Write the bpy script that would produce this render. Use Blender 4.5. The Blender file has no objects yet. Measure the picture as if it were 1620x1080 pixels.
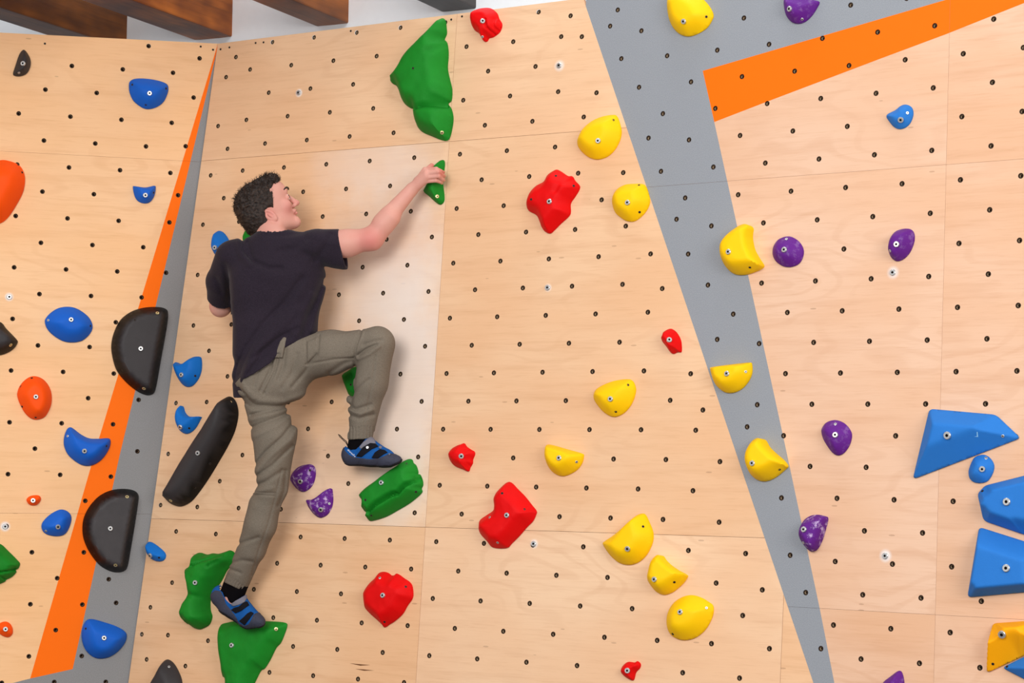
import bpy, bmesh, math, random
import numpy as np
from mathutils import Vector, Matrix, noise
from mathutils.geometry import delaunay_2d_cdt

# ------------------------------------------------------------------ camera, sky, lights, exposure
SC = bpy.context.scene
COL = SC.collection
F_PX, CX, CY, CAM_Z = 3491.0, 810.0, 540.0, 1.55
CAMROT = np.array([[0.99990858, 0.01352175, 0.0],          # camera (right, down, forward) -> world
                   [-0.00075725, 0.05599709, 0.99843064],
                   [0.01350053, -0.99833937, 0.05600221]])
cam_data = bpy.data.cameras.new('camera')
cam = bpy.data.objects.new('camera', cam_data)
COL.objects.link(cam)
cam_data.sensor_width = 36.0
cam_data.lens = F_PX / 1620.0 * 36.0
cam_data.clip_start, cam_data.clip_end = 0.05, 100.0
X, Yd, Zf = CAMROT[:, 0], CAMROT[:, 1], CAMROT[:, 2]
cam.matrix_world = Matrix(((X[0], -Yd[0], -Zf[0], 0), (X[1], -Yd[1], -Zf[1], 0), (X[2], -Yd[2], -Zf[2], CAM_Z), (0, 0, 0, 1)))
SC.camera = cam

world = bpy.data.worlds.new('hall_daylight')
SC.world = world
world.use_nodes = True
bg = world.node_tree.nodes['Background']
bg.inputs['Color'].default_value = (0.93, 0.96, 1.0, 1)
bg.inputs['Strength'].default_value = 0.66

def area(name, loc, target, sx, sy, power, color):
    d = bpy.data.lights.new(name, 'AREA')
    d.shape, d.size, d.size_y, d.energy, d.color = 'RECTANGLE', sx, sy, power, color
    o = bpy.data.objects.new(name, d)
    o.location = loc
    o.rotation_euler = (Vector(target) - Vector(loc)).to_track_quat('-Z', 'Y').to_euler()
    COL.objects.link(o)
    return o
area('window_light', (-2.6, 0.6, 3.9), (-0.5, 8.6, 2.0), 3.4, 3.0, 430, (1.0, 0.975, 0.95))
area('right_fill_light', (3.4, 1.2, 3.3), (-0.6, 8.8, 2.2), 3.0, 2.6, 215, (1.0, 0.98, 0.96))  # added fill from the right for beam sides and striped wall, no known window
area('rear_wall_fill_light', (-0.4, 9.35, 5.2), (-0.1, 9.55, 2.0), 5.0, 0.3, 55, (0.92, 0.96, 1.0))  # added strip lamp that brightens the rear wall, no roof window there
SC.view_settings.view_transform = 'Standard'
SC.view_settings.look = 'None'
SC.view_settings.exposure = -0.06
SC.view_settings.gamma = 1.0
SC.view_settings.use_curve_mapping = False

# ------------------------------------------------------------------ helpers
def lin(r, g, b):
    f = lambda c: (c / 255.0 / 12.92) if c / 255.0 <= 0.04045 else ((c / 255.0 + 0.055) / 1.055) ** 2.4
    return (f(r), f(g), f(b), 1.0)

class Wall:
    def __init__(s, O, A, B, N, lat):
        s.O, s.A, s.B, s.N = (np.array(v, float) for v in (O, A, B, N))
        s.lat = np.array(lat, float)
        s.mat = Matrix([[s.A[i], s.B[i], s.N[i], s.O[i] + (CAM_Z if i == 2 else 0)] for i in range(3)] + [[0, 0, 0, 1]])
    def at(s, px, py, w=0.0):                     # pixel -> (a, b) on the plane lying w in front of the wall
        d = CAMROT @ np.array([(px - CX) / F_PX, (py - CY) / F_PX, 1.0])
        O = s.O + s.N * w
        q = d * ((O @ s.N) / (d @ s.N)) - O
        return np.array([q @ s.A, q @ s.B])
    def p(s, px, py, w=0.0):
        a, b = s.at(px, py, w)
        return np.array([a, b, w])
    def uv(s, u, v):                              # bolt-hole lattice -> (a, b)
        return np.array([u, v, 1.0]) @ s.lat
    def world(s, q):
        q = np.asarray(q, float)
        return Vector(s.O + q[0] * s.A + q[1] * s.B + q[2] * s.N + np.array([0, 0, CAM_Z]))
    def px(s, q):                                 # local (n,3) -> pixels
        c = (s.O + q[:, :1] * s.A + q[:, 1:2] * s.B + q[:, 2:3] * s.N) @ CAMROT
        return np.stack([CX + F_PX * c[:, 0] / c[:, 2], CY + F_PX * c[:, 1] / c[:, 2]], 1)

WC = Wall((0.0, 8.446007525, 0.473738536), (0.850776769, -0.525527249, 0.0), (0.043620808, 0.070617784, 0.996549223),
          (-0.523713772, -0.847840928, 0.083003893),
          [[0.2178655, 0.0001434], [0.0000267, -0.2179177], [-0.2915438, 0.4242258]])
WL = Wall((-1.747611253, 9.23182198, 0.494144978), (0.953056041, 0.302793961, 0.0), (0.002497119, -0.007859782, 0.999965994),
          (0.302783664, -0.953023631, -0.008246925),
          [[0.2124679, -0.0002325], [-0.0005953, -0.2140931], [-0.2324526, 0.4047386]])
WR = Wall((0.0, 8.52440957, 0.478136125), (0.806973306, -0.590587913, 0.0), (0.02944602, 0.040234741, 0.998756277),
          (-0.589853385, -0.805969653, 0.049858826),
          [[0.2173921, -0.0007158], [0.0002249, -0.2178475], [1.0979410, 0.1859106]])

def new_mesh(name, verts, faces, mats=(), smooth=True, angle=None, midx=None):
    me = bpy.data.meshes.new(name)
    me.from_pydata([tuple(map(float, v)) for v in verts], [], [tuple(int(i) for i in f) for f in faces])
    for m in mats:
        me.materials.append(m)
    if midx is not None:
        me.polygons.foreach_set('material_index', np.asarray(midx, np.int32))
    if smooth:
        me.polygons.foreach_set('use_smooth', np.ones(len(me.polygons), bool))
        if angle:
            me.set_sharp_from_angle(angle=math.radians(angle))
    me.update()
    return me

def link(name, me, parent=None, matrix=None):
    o = bpy.data.objects.new(name, me)
    COL.objects.link(o)
    if parent is not None:
        o.parent = parent
    if matrix is not None:
        if parent is not None:
            o.matrix_local = matrix
        else:
            o.matrix_world = matrix
    return o

def tag(o, label=None, cat=None, group=None, kind=None):
    for k, v in (('label', label), ('category', cat), ('group', group), ('kind', kind)):
        if v:
            o[k] = v
    return o

def inside(P, poly):
    P = np.asarray(P, float); poly = np.asarray(poly, float)
    x, y = P[:, 0], P[:, 1]
    r = np.zeros(len(P), bool)
    for (x0, y0), (x1, y1) in zip(poly, np.roll(poly, -1, 0)):
        if y0 == y1:
            continue
        c = (y0 > y) != (y1 > y)
        r ^= c & (x < (x1 - x0) * (y - y0) / (y1 - y0) + x0)
    return r

def seg_dist(P, A, B):                            # (n,2) x (m,2) segments -> distance (n,m), parameter (n,m)
    d = B - A
    L = np.maximum((d * d).sum(1), 1e-12)
    t = np.clip(((P[:, None] - A[None]) * d[None]).sum(2) / L[None], 0, 1)
    q = A[None] + t[..., None] * d[None]
    return np.sqrt(((P[:, None] - q) ** 2).sum(2)), t

def line_dist(P, poly):
    poly = np.asarray(poly, float)
    return seg_dist(P, poly[:-1], poly[1:])[0].min(1)

def poly_sd(P, poly):                             # signed distance to a closed polygon, negative inside
    poly = np.asarray(poly, float)
    d = seg_dist(P, poly, np.roll(poly, -1, 0))[0].min(1)
    return np.where(inside(P, poly), -d, d)

def clip_half(poly, p, n):                        # keep the side of line p along which n points
    out = []
    for i in range(len(poly)):
        a, b = np.array(poly[i]), np.array(poly[(i + 1) % len(poly)])
        da, db = (a - p) @ n, (b - p) @ n
        if da >= 0:
            out.append(a)
        if da * db < 0:
            out.append(a + (b - a) * da / (da - db))
    return out

# ------------------------------------------------------------------ materials
class NT:
    def __init__(s, name):
        s.m = bpy.data.materials.new(name)
        s.m.use_nodes = True
        s.t = s.m.node_tree
        s.b = s.t.nodes['Principled BSDF']
    def n(s, kind, **kw):
        nd = s.t.nodes.new(kind)
        for k, v in kw.items():
            if k.startswith('_'):
                setattr(nd, k[1:], v)
            else:
                sock = nd.inputs[int(k[1:])] if k[0] == 'i' and k[1:].isdigit() else nd.inputs[k.replace('__', ' ')]
                if isinstance(v, bpy.types.NodeSocket):
                    s.t.links.new(v, sock)
                else:
                    sock.default_value = v
        return nd
    def link(s, a, b):
        s.t.links.new(a, b)
    def math(s, op, a, b=None, c=None):
        nd = s.n('ShaderNodeMath', _operation=op)
        for i, v in enumerate((a, b, c)):
            if v is None:
                continue
            if isinstance(v, bpy.types.NodeSocket):
                s.t.links.new(v, nd.inputs[i])
            else:
                nd.inputs[i].default_value = v
        return nd.outputs[0]
    def mix(s, fac, a, b):
        nd = s.n('ShaderNodeMix', _data_type='RGBA')
        for i, v in ((0, fac), (6, a), (7, b)):
            if isinstance(v, bpy.types.NodeSocket):
                s.t.links.new(v, nd.inputs[i])
            else:
                nd.inputs[i].default_value = v
        return nd.outputs[2]
    def ramp(s, fac, lo, hi):
        nd = s.n('ShaderNodeMapRange', i0=fac, i1=lo, i2=hi)
        nd.interpolation_type = 'SMOOTHSTEP'
        return nd.outputs[0]
    def noise(s, vec, scale, detail=3.0, rough=0.55):
        return s.n('ShaderNodeTexNoise', Vector=vec, Scale=scale, Detail=detail, Roughness=rough).outputs[0]
    def mapping(s, vec, scale, loc=(0, 0, 0)):
        return s.n('ShaderNodeMapping', Vector=vec, Scale=scale, Location=loc).outputs[0]
    def coord(s):
        return s.n('ShaderNodeTexCoord').outputs['Object']
    def bump(s, h, strength, dist):
        b = s.n('ShaderNodeBump', Strength=strength, Distance=dist, Height=h)
        s.link(b.outputs[0], s.b.inputs['Normal'])
    def color(s, c):
        if isinstance(c, bpy.types.NodeSocket):
            s.link(c, s.b.inputs['Base Color'])
        else:
            s.b.inputs['Base Color'].default_value = c
    def props(s, rough=0.6, spec=0.25, metal=0.0):
        s.b.inputs['Roughness'].default_value = rough
        s.b.inputs['Specular IOR Level'].default_value = spec
        s.b.inputs['Metallic'].default_value = metal

def wood_mat(name, base, dark, light, chalk_spots=(), smear=None):
    t = NT(name)
    co = t.coord()
    seed = t.n('ShaderNodeAttribute', _attribute_type='OBJECT', _attribute_name='grain').outputs['Vector']
    tone = t.n('ShaderNodeAttribute', _attribute_type='OBJECT', _attribute_name='tone').outputs['Fac']
    pale = t.n('ShaderNodeAttribute', _attribute_type='OBJECT', _attribute_name='pale').outputs['Fac']
    v = t.n('ShaderNodeVectorMath', _operation='ADD', i0=co, i1=seed).outputs[0]
    fig = t.noise(t.mapping(v, (0.9, 2.6, 1)), 1.0, 2.5, 0.5)
    rings = t.math('SINE', t.math('MULTIPLY', fig, 95.0))
    rings = t.ramp(rings, .35, 1.0)
    grain = t.noise(t.mapping(v, (9, 150, 1)), 1.0, 3.0, 0.6)
    streak = t.noise(t.mapping(v, (2.0, 26, 1)), 1.0, 3.0, 0.6)
    blot = t.noise(t.mapping(v, (1.6, 2.8, 1)), 1.0, 2.0, 0.5)
    c = t.mix(t.ramp(blot, 0.3, 0.72), base, light)
    c = t.mix(t.math('MULTIPLY', t.ramp(streak, 0.45, 0.8), 0.30), c, dark)
    c = t.mix(t.math('MULTIPLY', t.math('MULTIPLY', rings, t.ramp(blot, .42, .62)), 0.16), c, dark)
    c = t.mix(t.math('MULTIPLY', t.ramp(grain, 0.5, 0.8), 0.30), c, dark)
    # small brown pin knots and dashes
    vor = t.n('ShaderNodeTexVoronoi', Vector=t.mapping(v, (9, 38, 1)), Scale=1.0)
    cell = t.n('ShaderNodeSeparateColor', i0=vor.outputs['Color']).outputs[0]
    fleck = t.math('MULTIPLY', t.math('LESS_THAN', vor.outputs['Distance'], 0.11), t.math('GREATER_THAN', cell, 0.90))
    c = t.mix(t.math('MULTIPLY', fleck, 0.38), c, lin(130, 84, 54))
    c = t.mix(tone, c, dark)
    chalk = lin(236, 222, 210)
    c = t.mix(pale, c, chalk)
    sep = t.n('ShaderNodeSeparateXYZ', i0=co)
    dust = t.noise(t.mapping(co, (4, 4, 4)), 1.0, 4.0, 0.6)
    for (a, b, r, s) in chalk_spots:
        dx = t.math('SUBTRACT', sep.outputs[0], float(a)); dy = t.math('SUBTRACT', sep.outputs[1], float(b))
        d = t.math('SQRT', t.math('ADD', t.math('MULTIPLY', dx, dx), t.math('MULTIPLY', dy, dy)))
        c = t.mix(t.math('MULTIPLY', t.ramp(t.math('DIVIDE', d, r), 1.0, 0.35), s), c, lin(240, 238, 238))
    if smear:
        on = t.n('ShaderNodeAttribute', _attribute_type='OBJECT', _attribute_name='chalked').outputs['Fac']
        for (a, b, ra, rb, s) in smear:
            dx = t.math('DIVIDE', t.math('SUBTRACT', sep.outputs[0], float(a)), ra)
            dy = t.math('DIVIDE', t.math('SUBTRACT', sep.outputs[1], float(b)), rb)
            d = t.math('SQRT', t.math('ADD', t.math('MULTIPLY', dx, dx), t.math('MULTIPLY', dy, dy)))
            d = t.math('ADD', d, t.math('MULTIPLY', t.math('SUBTRACT', dust, 0.5), 0.9))
            c = t.mix(t.math('MULTIPLY', t.math('MULTIPLY', t.ramp(d, 1.0, 0.25), s), on), c, lin(233, 222, 214))
    t.color(c)
    t.props(0.55, 0.2)
    t.bump(grain, 0.15, 0.002)
    return t.m

def paint_mat(name, col, dots=0.0):
    t = NT(name)
    co = t.coord()
    n = t.noise(co, 330.0, 2.0, 0.6)
    c = t.mix(t.math('MULTIPLY', t.ramp(n, 0.35, 0.68), dots), col, tuple(min(1, x * 1.7 + 0.04) for x in col[:3]) + (1,))
    t.color(c)
    t.props(0.6, 0.15)
    t.bump(n, 0.25, 0.001)
    return t.m

def hold_mat(name, col, rough=0.62, spec=0.22, chalk=0.0, var=0.12, bump=0.35, scale=260.0, flank=False):
    t = NT(name)
    co = t.coord()
    n = t.noise(co, scale, 2.0, 0.6)
    big = t.noise(co, 14.0, 3.0, 0.55)
    c = t.mix(t.math('MULTIPLY', t.ramp(big, 0.3, 0.7), var), col, tuple(x * 0.72 for x in col[:3]) + (1,))
    if chalk:
        d = t.noise(t.mapping(co, (1, 1, 1), (3.1, 1.7, 0.4)), 38.0, 5.0, 0.72)
        c = t.mix(t.math('MULTIPLY', t.ramp(d, 0.52, 0.68), chalk), c, lin(214, 190, 226))
    if flank:                                      # smooth black sides around the textured face; painted shade on the long hold
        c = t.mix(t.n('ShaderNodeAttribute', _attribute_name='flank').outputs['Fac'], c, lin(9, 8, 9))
    t.color(c)
    t.props(rough, spec)
    t.bump(n, bump, 0.0012)
    return t.m

def plain_mat(name, col, rough=0.5, spec=0.3, metal=0.0, grain=0.0, scale=200.0, dist=0.001):
    t = NT(name)
    if grain:
        n = t.noise(t.coord(), scale, 3.0, 0.6)
        t.color(t.mix(t.math('MULTIPLY', t.ramp(n, 0.3, 0.7), grain), col, tuple(x * 0.6 for x in col[:3]) + (1,)))
        t.bump(n, 0.4, dist)
    else:
        t.color(col)
    t.props(rough, spec, metal)
    return t.m

M_BRASS = plain_mat('bronze_nut', lin(50, 33, 20), 0.7, 0.2, 0.0)
M_BARREL = plain_mat('zinc_barrel', lin(205, 182, 150), 0.45, 0.4, 0.1)
M_PIT = plain_mat('dark_bore', lin(28, 20, 16), 0.9, 0.05)
M_STEEL = plain_mat('zinc_steel', lin(205, 205, 203), 0.32, 0.5, 0.75)
M_GOLD = plain_mat('yellow_zinc_screw', lin(222, 205, 150), 0.35, 0.5, 0.7)
M_DARKSTEEL = plain_mat('dark_screw', lin(60, 52, 48), 0.5, 0.4, 0.4)
GREY = paint_mat('grey_paint', lin(140, 144, 150), 0.25)
GREYL = paint_mat('grey_paint_warm', lin(133, 132, 132), 0.25)
ORANGE = paint_mat('orange_paint', lin(255, 112, 2), 0.0)
# ------------------------------------------------------------------ climbing walls: plywood panels, paint bands, bolt holes
CREASE_L = [(344.5, 69), (274.75, 567.5), (205, 1066)]
CREASE_R = [(923.3, 0), (1105.0, 540), (1286.7, 1080)]
FLOOR_B = lambda W: (-CAM_Z - W.O[2]) / W.B[2]

def half(W, p0, p1, keep):                         # half plane through two pixels, keeping the pixel `keep`
    a, b, k = W.at(*p0), W.at(*p1), W.at(*keep)
    d = b - a
    n = np.array([-d[1], d[0]]) / np.hypot(*d)
    if (k - a) @ n < 0:
        n = -n
    return a, n

REGION = {
    'C': (WC, [half(WC, CREASE_L[0], CREASE_L[2], (600, 500)), half(WC, CREASE_R[0], CREASE_R[2], (600, 500)),
               half(WC, (345, 69), (900, 0), (600, 500))]),
    'L': (WL, [half(WL, CREASE_L[0], CREASE_L[2], (100, 500)), half(WL, (0, 51.5), (344.5, 69), (100, 500))]),
    'R': (WR, [half(WR, CREASE_R[0], CREASE_R[2], (1400, 500)), half(WR, (930, -40), (1600, -105), (1400, 500))]),
}
ORANGE_L = [(344, 71.5), (257, 360), (156.7, 693), (47.7, 1073), (115, 1058), (189.3, 720), (276.2, 360), (343.4, 79)]
GREY_L = [(344.2, 70), (343.4, 79), (276.2, 360), (189.3, 720), (115, 1058), (47.7, 1073), (20, 1080), (-150, 1121), (-150, 1420),
          (240, 1420), (260, 1066), (380, 69)]
GREY_R = [(880, -60), (1240, 1080), (1378, 1352), (1320, 1080), (1297, 963), (1245.5, 720), (1183.5, 435),
          (1166.7, 360), (1130, 193), (1111.7, 112), (1497, -0.5), (1700, -60), (1700, -130)]
ORANGE_R = [(1111.7, 112), (1497, -0.5), (1700, -60), (1700, -27), (1497, 54), (1395, 92), (1213, 161), (1130, 193)]
PAINT = {'C': [], 'L': [(ORANGE_L, 2), (GREY_L, 1)], 'R': [(ORANGE_R, 2), (GREY_R, 1)]}

EXTRA = {  # bolt holes that were shifted off the regular grid beside the folds of the wall
    'L': [(315.7, 92.3), (306.3, 154.3), (293.7, 231.3), (281.7, 308.7), (268, 351.7), (262.7, 431.3), (224, 470.3), (219.3, 632.3), (217.3, 713.7),
          (180, 590.7), (175.3, 753.7), (172, 916), (183.7, 953.3), (129.3, 1037.3), (167.3, 1078.3), (130.3, 956)],
    'C': [(312.7, 434.7), (306, 514.7), (278.3, 637.3), (327, 635.7), (266, 717.7), (357.7, 122), (345, 199.3), (360, 235.3), (333.3, 277.3),
          (373.3, 90.3), (354, 313.3), (321, 355.3), (254, 798.7), (278.7, 840.3), (272.3, 921.3), (238, 960.3), (224.3, 1003), (265.7, 1004.3), (232, 1042.7),
          (943.7, 146.7), (986, 273), (920.5, 58), (902.7, 25), (1047.7, 456.3), (1025, 493.7), (1060.3, 633), (1092.7, 591), (1112, 648.3), (1100.7, 680.3),
          (1139, 730), (1096.3, 776), (1137.7, 825.7), (1179.7, 875.3), (1133, 922), (1206, 932.7), (1175, 973.3), (1217.3, 1025.7), (1170, 1072.3),
          (1029.3, 401.5), (990, 357.5), (923.5, 185)],
    'R': [(930.7, 5.7), (977.3, 15.7), (965.3, 41.3), (983, 92.7), (1014.7, 48.7), (1011, 138), (1048.7, 179.7), (1026, 218.3), (1045.7, 271),
          (1070.3, 346.7), (1088.7, 401.7), (1084, 313), (1120, 450.7), (1134.7, 536.7), (1160, 496.7), (1201, 543.3), (1198, 640), (1182, 675), (1250, 878),
          (1236.3, 787.3), (1274.7, 937), (1298.7, 1025.7), (1239.7, 689)],
}
CHALK = {'C': [(473, 147, .022, .9), (885, 104, .028, .6), (867, 455, .02, .6), (845, 860, .022, .7)],
         'R': [(1413, 431, .028, .6), (1401, 879, .028, .75)], 'L': [(14.5, 469.5, .022, .9), (8, 832.5, .026, .9)]}
def spots(W, l):
    return [(*W.at(x, y), r, s) for x, y, r, s in l]
smA = WC.at(610, 440); smB = WC.at(640, 600); smC = WC.at(600, 250); smD = WC.at(560, 780); smE = WC.at(860, 130); smF = WC.at(880, 640)
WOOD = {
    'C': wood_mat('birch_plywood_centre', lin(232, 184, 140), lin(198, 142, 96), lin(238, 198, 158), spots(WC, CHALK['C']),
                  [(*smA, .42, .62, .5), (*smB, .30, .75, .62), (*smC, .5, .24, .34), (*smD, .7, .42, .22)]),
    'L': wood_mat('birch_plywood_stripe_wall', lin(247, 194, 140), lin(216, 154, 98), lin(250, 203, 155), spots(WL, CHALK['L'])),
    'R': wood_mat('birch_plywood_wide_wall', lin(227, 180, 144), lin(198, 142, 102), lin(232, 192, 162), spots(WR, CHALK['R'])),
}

def tnut_mesh():
    n, R, ri, z0, z1 = 12, 0.0098, 0.0052, -0.0030, -0.0125
    v, f, mi = [], [], []
    ang = [2 * math.pi * k / n for k in range(n)]
    for r, z in ((R, z0), (ri, z0), (ri, z1)):
        v += [(r * math.cos(a), r * math.sin(a), z) for a in ang]
    for k in range(n):
        j = (k + 1) % n
        f.append((k, j, n + j, n + k)); mi.append(0)
        f.append((n + k, n + j, 2 * n + j, 2 * n + k)); mi.append(2)
    f.append(tuple(2 * n + k for k in range(n))); mi.append(1)
    return new_mesh('t_nut', v, f, (M_BRASS, M_PIT, M_BARREL), smooth=False, midx=mi)
TNUT = tnut_mesh()

def bolt_mesh(name, R, hx, t, mat, sides=18):
    # round cap screw with a hexagon socket
    v, f, mi = [], [], []
    def ring(r, z, n):
        s = len(v)
        v.extend((r * math.cos(2 * math.pi * k / n), r * math.sin(2 * math.pi * k / n), z) for k in range(n))
        return s
    n = sides
    r0, r1, r2, r3 = ring(R, -0.004, n), ring(R, t * .7, n), ring(R * .86, t, n), ring(hx, t, n)
    r4 = ring(hx * .92, t * .2, n)
    for a, b in ((r0, r1), (r1, r2), (r2, r3), (r3, r4)):
        for k in range(n):
            j = (k + 1) % n
            f.append((a + k, a + j, b + j, b + k)); mi.append(1 if a == r3 else 0)
    f.append(tuple(r4 + k for k in range(n))); mi.append(1)
    return new_mesh(name, v, f, (mat, M_PIT), smooth=True, angle=35, midx=mi)
BOLT = bolt_mesh('bolt', 0.0135, 0.0055, 0.006, M_STEEL)
SCREW = bolt_mesh('screw', 0.0062, 0.0022, 0.002, M_STEEL, 12)
GSCREW = bolt_mesh('gold_screw', 0.0085, 0.003, 0.002, M_GOLD, 12)
DSCREW = bolt_mesh('dark_screw', 0.0062, 0.0030, 0.0012, M_DARKSTEEL, 12)

def build_wall(key, name, us, vs):
    W, hp = REGION[key]
    fb = FLOOR_B(W)
    nrm = hp
    # backing sheet behind the plywood
    lo, hi = W.uv(us[0], 0)[0], W.uv(us[-1], 0)[0]
    poly = [(lo, fb), (hi, fb), (hi, 2.4), (lo, 2.4)]
    poly = [np.array(p) for p in poly]
    for p, n in hp:
        poly = clip_half(poly, p + n * .03, n)
    k = len(poly)
    v = [(p[0], p[1], -0.0185) for p in poly] + [(p[0], p[1], -0.05) for p in poly]
    f = [tuple(range(k)), tuple(range(2 * k - 1, k - 1, -1))] + [(i, i + k, (i + 1) % k + k, (i + 1) % k) for i in range(k)]
    wall = link(name, new_mesh(name, v, f, (M_BACK,), smooth=False), None, W.mat)
    wall['kind'] = 'structure'
    fold = [h for h in hp if True]
    # bolt holes
    holes = []
    lines = [hp[0]] + ([hp[1]] if key == 'C' else [])
    def dcrease(q):
        return min((q - p) @ n for p, n in lines)
    for px in EXTRA[key]:
        holes.append(W.at(*px))
    for vv in np.arange(-9, 12.1, .5):
        off = 0 if (int(round(vv * 2)) % 2 == 0) else .5
        if key == 'C':
            off = .5 - off
        for uu in np.arange(-8, 9) + off:
            q = W.uv(uu, vv)
            px = W.px(np.array([[q[0], q[1], 0]]))[0]
            if not (-14 < px[0] < 1634 and -14 < px[1] < 1094):
                continue
            if any((q - p) @ n < .022 for p, n in hp):
                continue
            if dcrease(q) < .115 and key != 'X':
                continue
            if any(np.hypot(*(q - h)) < .05 for h in holes):
                continue
            holes.append(q)
    holes = [h for h in holes if all((h - p) @ n > .012 for p, n in hp)]
    paints = [(np.array([W.at(*p) for p in pl]), mi) for pl, mi in PAINT[key]]
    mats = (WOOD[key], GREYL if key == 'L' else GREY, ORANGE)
    rnd = random.Random(key)
    for i in range(len(us) - 1):
        for j in range(len(vs) - 1):
            um = {'C': 1.0, 'L': 0.5, 'R': 1.5}[key]
            a0, a1 = W.uv(us[i], 1.75)[0], W.uv(us[i + 1], 1.75)[0]; b0, b1 = W.uv(um, vs[j + 1])[1], W.uv(um, vs[j])[1]
            g = .0006 if key == 'C' else .00035
            poly = [np.array(p) for p in ((a0 + g, max(b0 + g, fb)), (a1 - g, max(b0 + g, fb)), (a1 - g, b1 - g), (a0 + g, b1 - g))]
            for p, n in hp:
                poly = clip_half(poly, p, n)
                if len(poly) < 3:
                    break
            if len(poly) < 3:
                continue
            outer = np.array(poly)
            if np.ptp(outer[:, 0]) < .02 or np.ptp(outer[:, 1]) < .02:
                continue
            hs = [h for h in holes if inside([h], outer)[0]]
            hs = [h for h in hs if seg_dist(h[None], outer, np.roll(outer, -1, 0))[0].min() > .0115]
            V, E = [], []
            def loop(pts):
                s = len(V); V.extend(Vector((float(p[0]), float(p[1]))) for p in pts)
                E.extend((s + k, s + (k + 1) % len(pts)) for k in range(len(pts)))
            loop(outer)
            for h in hs:
                loop([h + .0100 * np.array([math.cos(t), math.sin(t)]) for t in np.arange(10) * math.pi / 5])
            for pl, mi in paints:
                loop(pl)
            cv, ce, cf, *_ = delaunay_2d_cdt(V, E, [], 0, 1e-6)
            cv = np.array([tuple(q) for q in cv]); cf = [tuple(t) for t in cf]
            cen = np.array([cv[list(t)].mean(0) for t in cf])
            ok = inside(cen, outer)
            for h in hs:
                ok &= np.hypot(*(cen - h).T) > .0096
            mi = np.zeros(len(cf), int)
            for pl, m in reversed(paints):
                mi[inside(cen, pl)] = m
            faces, midx = [], []
            for t, o_, m in zip(cf, ok, mi):
                if o_:
                    (x0, y0), (x1, y1), (x2, y2) = cv[list(t)]
                    if (x1 - x0) * (y2 - y0) - (x2 - x0) * (y1 - y0) < 0:
                        t = t[::-1]
                    faces.append(t); midx.append(m)
            used = sorted({q for t in faces for q in t}); re = {q: k for k, q in enumerate(used)}
            faces = [tuple(re[q] for q in t) for t in faces]
            v3 = [(cv[q][0], cv[q][1], 0) for q in used]
            s = len(v3)
            k = len(outer)
            v3 += [(p[0], p[1], 0) for p in outer] + [(p[0], p[1], -.018) for p in outer]
            ccw = np.sum(outer[:, 0] * np.roll(outer[:, 1], -1) - outer[:, 1] * np.roll(outer[:, 0], -1)) > 0
            for q in range(k):
                r = (q + 1) % k
                t = (s + q, s + k + q, s + k + r, s + r)
                faces.append(t if ccw else t[::-1]); midx.append(0)
            pan = link('plywood_panel', new_mesh('plywood_panel', v3, faces, mats, smooth=False, midx=midx), wall, Matrix())
            pan['grain'] = (rnd.uniform(0, 60), rnd.uniform(0, 60), rnd.uniform(0, 9))
            pan['tone'] = TONE.get((key, i, j), rnd.uniform(0, .12))
            pan['pale'] = PALE.get((key, i, j), rnd.uniform(0, .06))
            pan['chalked'] = 1.0 if (key, i, j) == ('C', 0, 1) else 0.0
            for h in hs:
                link('t_nut', TNUT, pan, Matrix.Translation((h[0], h[1], 0)) @ Matrix.Rotation(rnd.uniform(0, 6), 4, 'Z'))
    return wall

M_BACK = plain_mat('backing_board', lin(70, 52, 38), 0.9, 0.05)
TONE = {('C', 0, 0): .05, ('C', 0, 1): .02, ('C', 1, 1): .14, ('C', 0, 2): .10, ('C', 1, 0): .05, ('C', 1, 2): .02}
PALE = {('C', 0, 1): .03, ('C', 1, 2): .10, ('C', 1, 0): .08, ('R', 0, 0): .05, ('R', 1, 0): .03}
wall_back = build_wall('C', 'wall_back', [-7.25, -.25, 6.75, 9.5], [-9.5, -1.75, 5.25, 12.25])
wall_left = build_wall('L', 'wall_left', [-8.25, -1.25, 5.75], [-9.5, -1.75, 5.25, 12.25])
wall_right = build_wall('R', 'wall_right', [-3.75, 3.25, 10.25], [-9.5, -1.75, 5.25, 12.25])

# chalked bolt heads left in the panels, and the small screws that hold the sheets
def panel_of(wall, q):
    for ch in wall.children:
        pts = np.array([v.co[:2] for v in ch.data.vertices])
        if pts[:, 0].min() <= q[0] <= pts[:, 0].max() and pts[:, 1].min() <= q[1] <= pts[:, 1].max():
            return ch
    return wall.children[0]
for key, wall in (('C', wall_back), ('R', wall_right), ('L', wall_left)):
    W = REGION[key][0]
    for x, y, r, s in CHALK[key]:
        q = W.at(x, y)
        o = link('bolt', BOLT, panel_of(wall, q), Matrix.Translation((q[0], q[1], .002)) @ Matrix.Diagonal((.8, .8, .8, 1)))
for key, wall, pts in (('C', wall_back, [(349, 78), (363, 75), (404.5, 68), (417, 67), (555, 49), (714, 31), (731, 26)]),
                       ('L', wall_left, [(317.5, 73.7), (337, 78.7), (71, 69)])):
    W = REGION[key][0]
    for x, y in pts:
        q = W.at(x, y)
        link('screw', DSCREW, panel_of(wall, q), Matrix.Translation((q[0], q[1], 0)) @ Matrix.Diagonal((.75, .75, 1, 1)))

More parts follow.
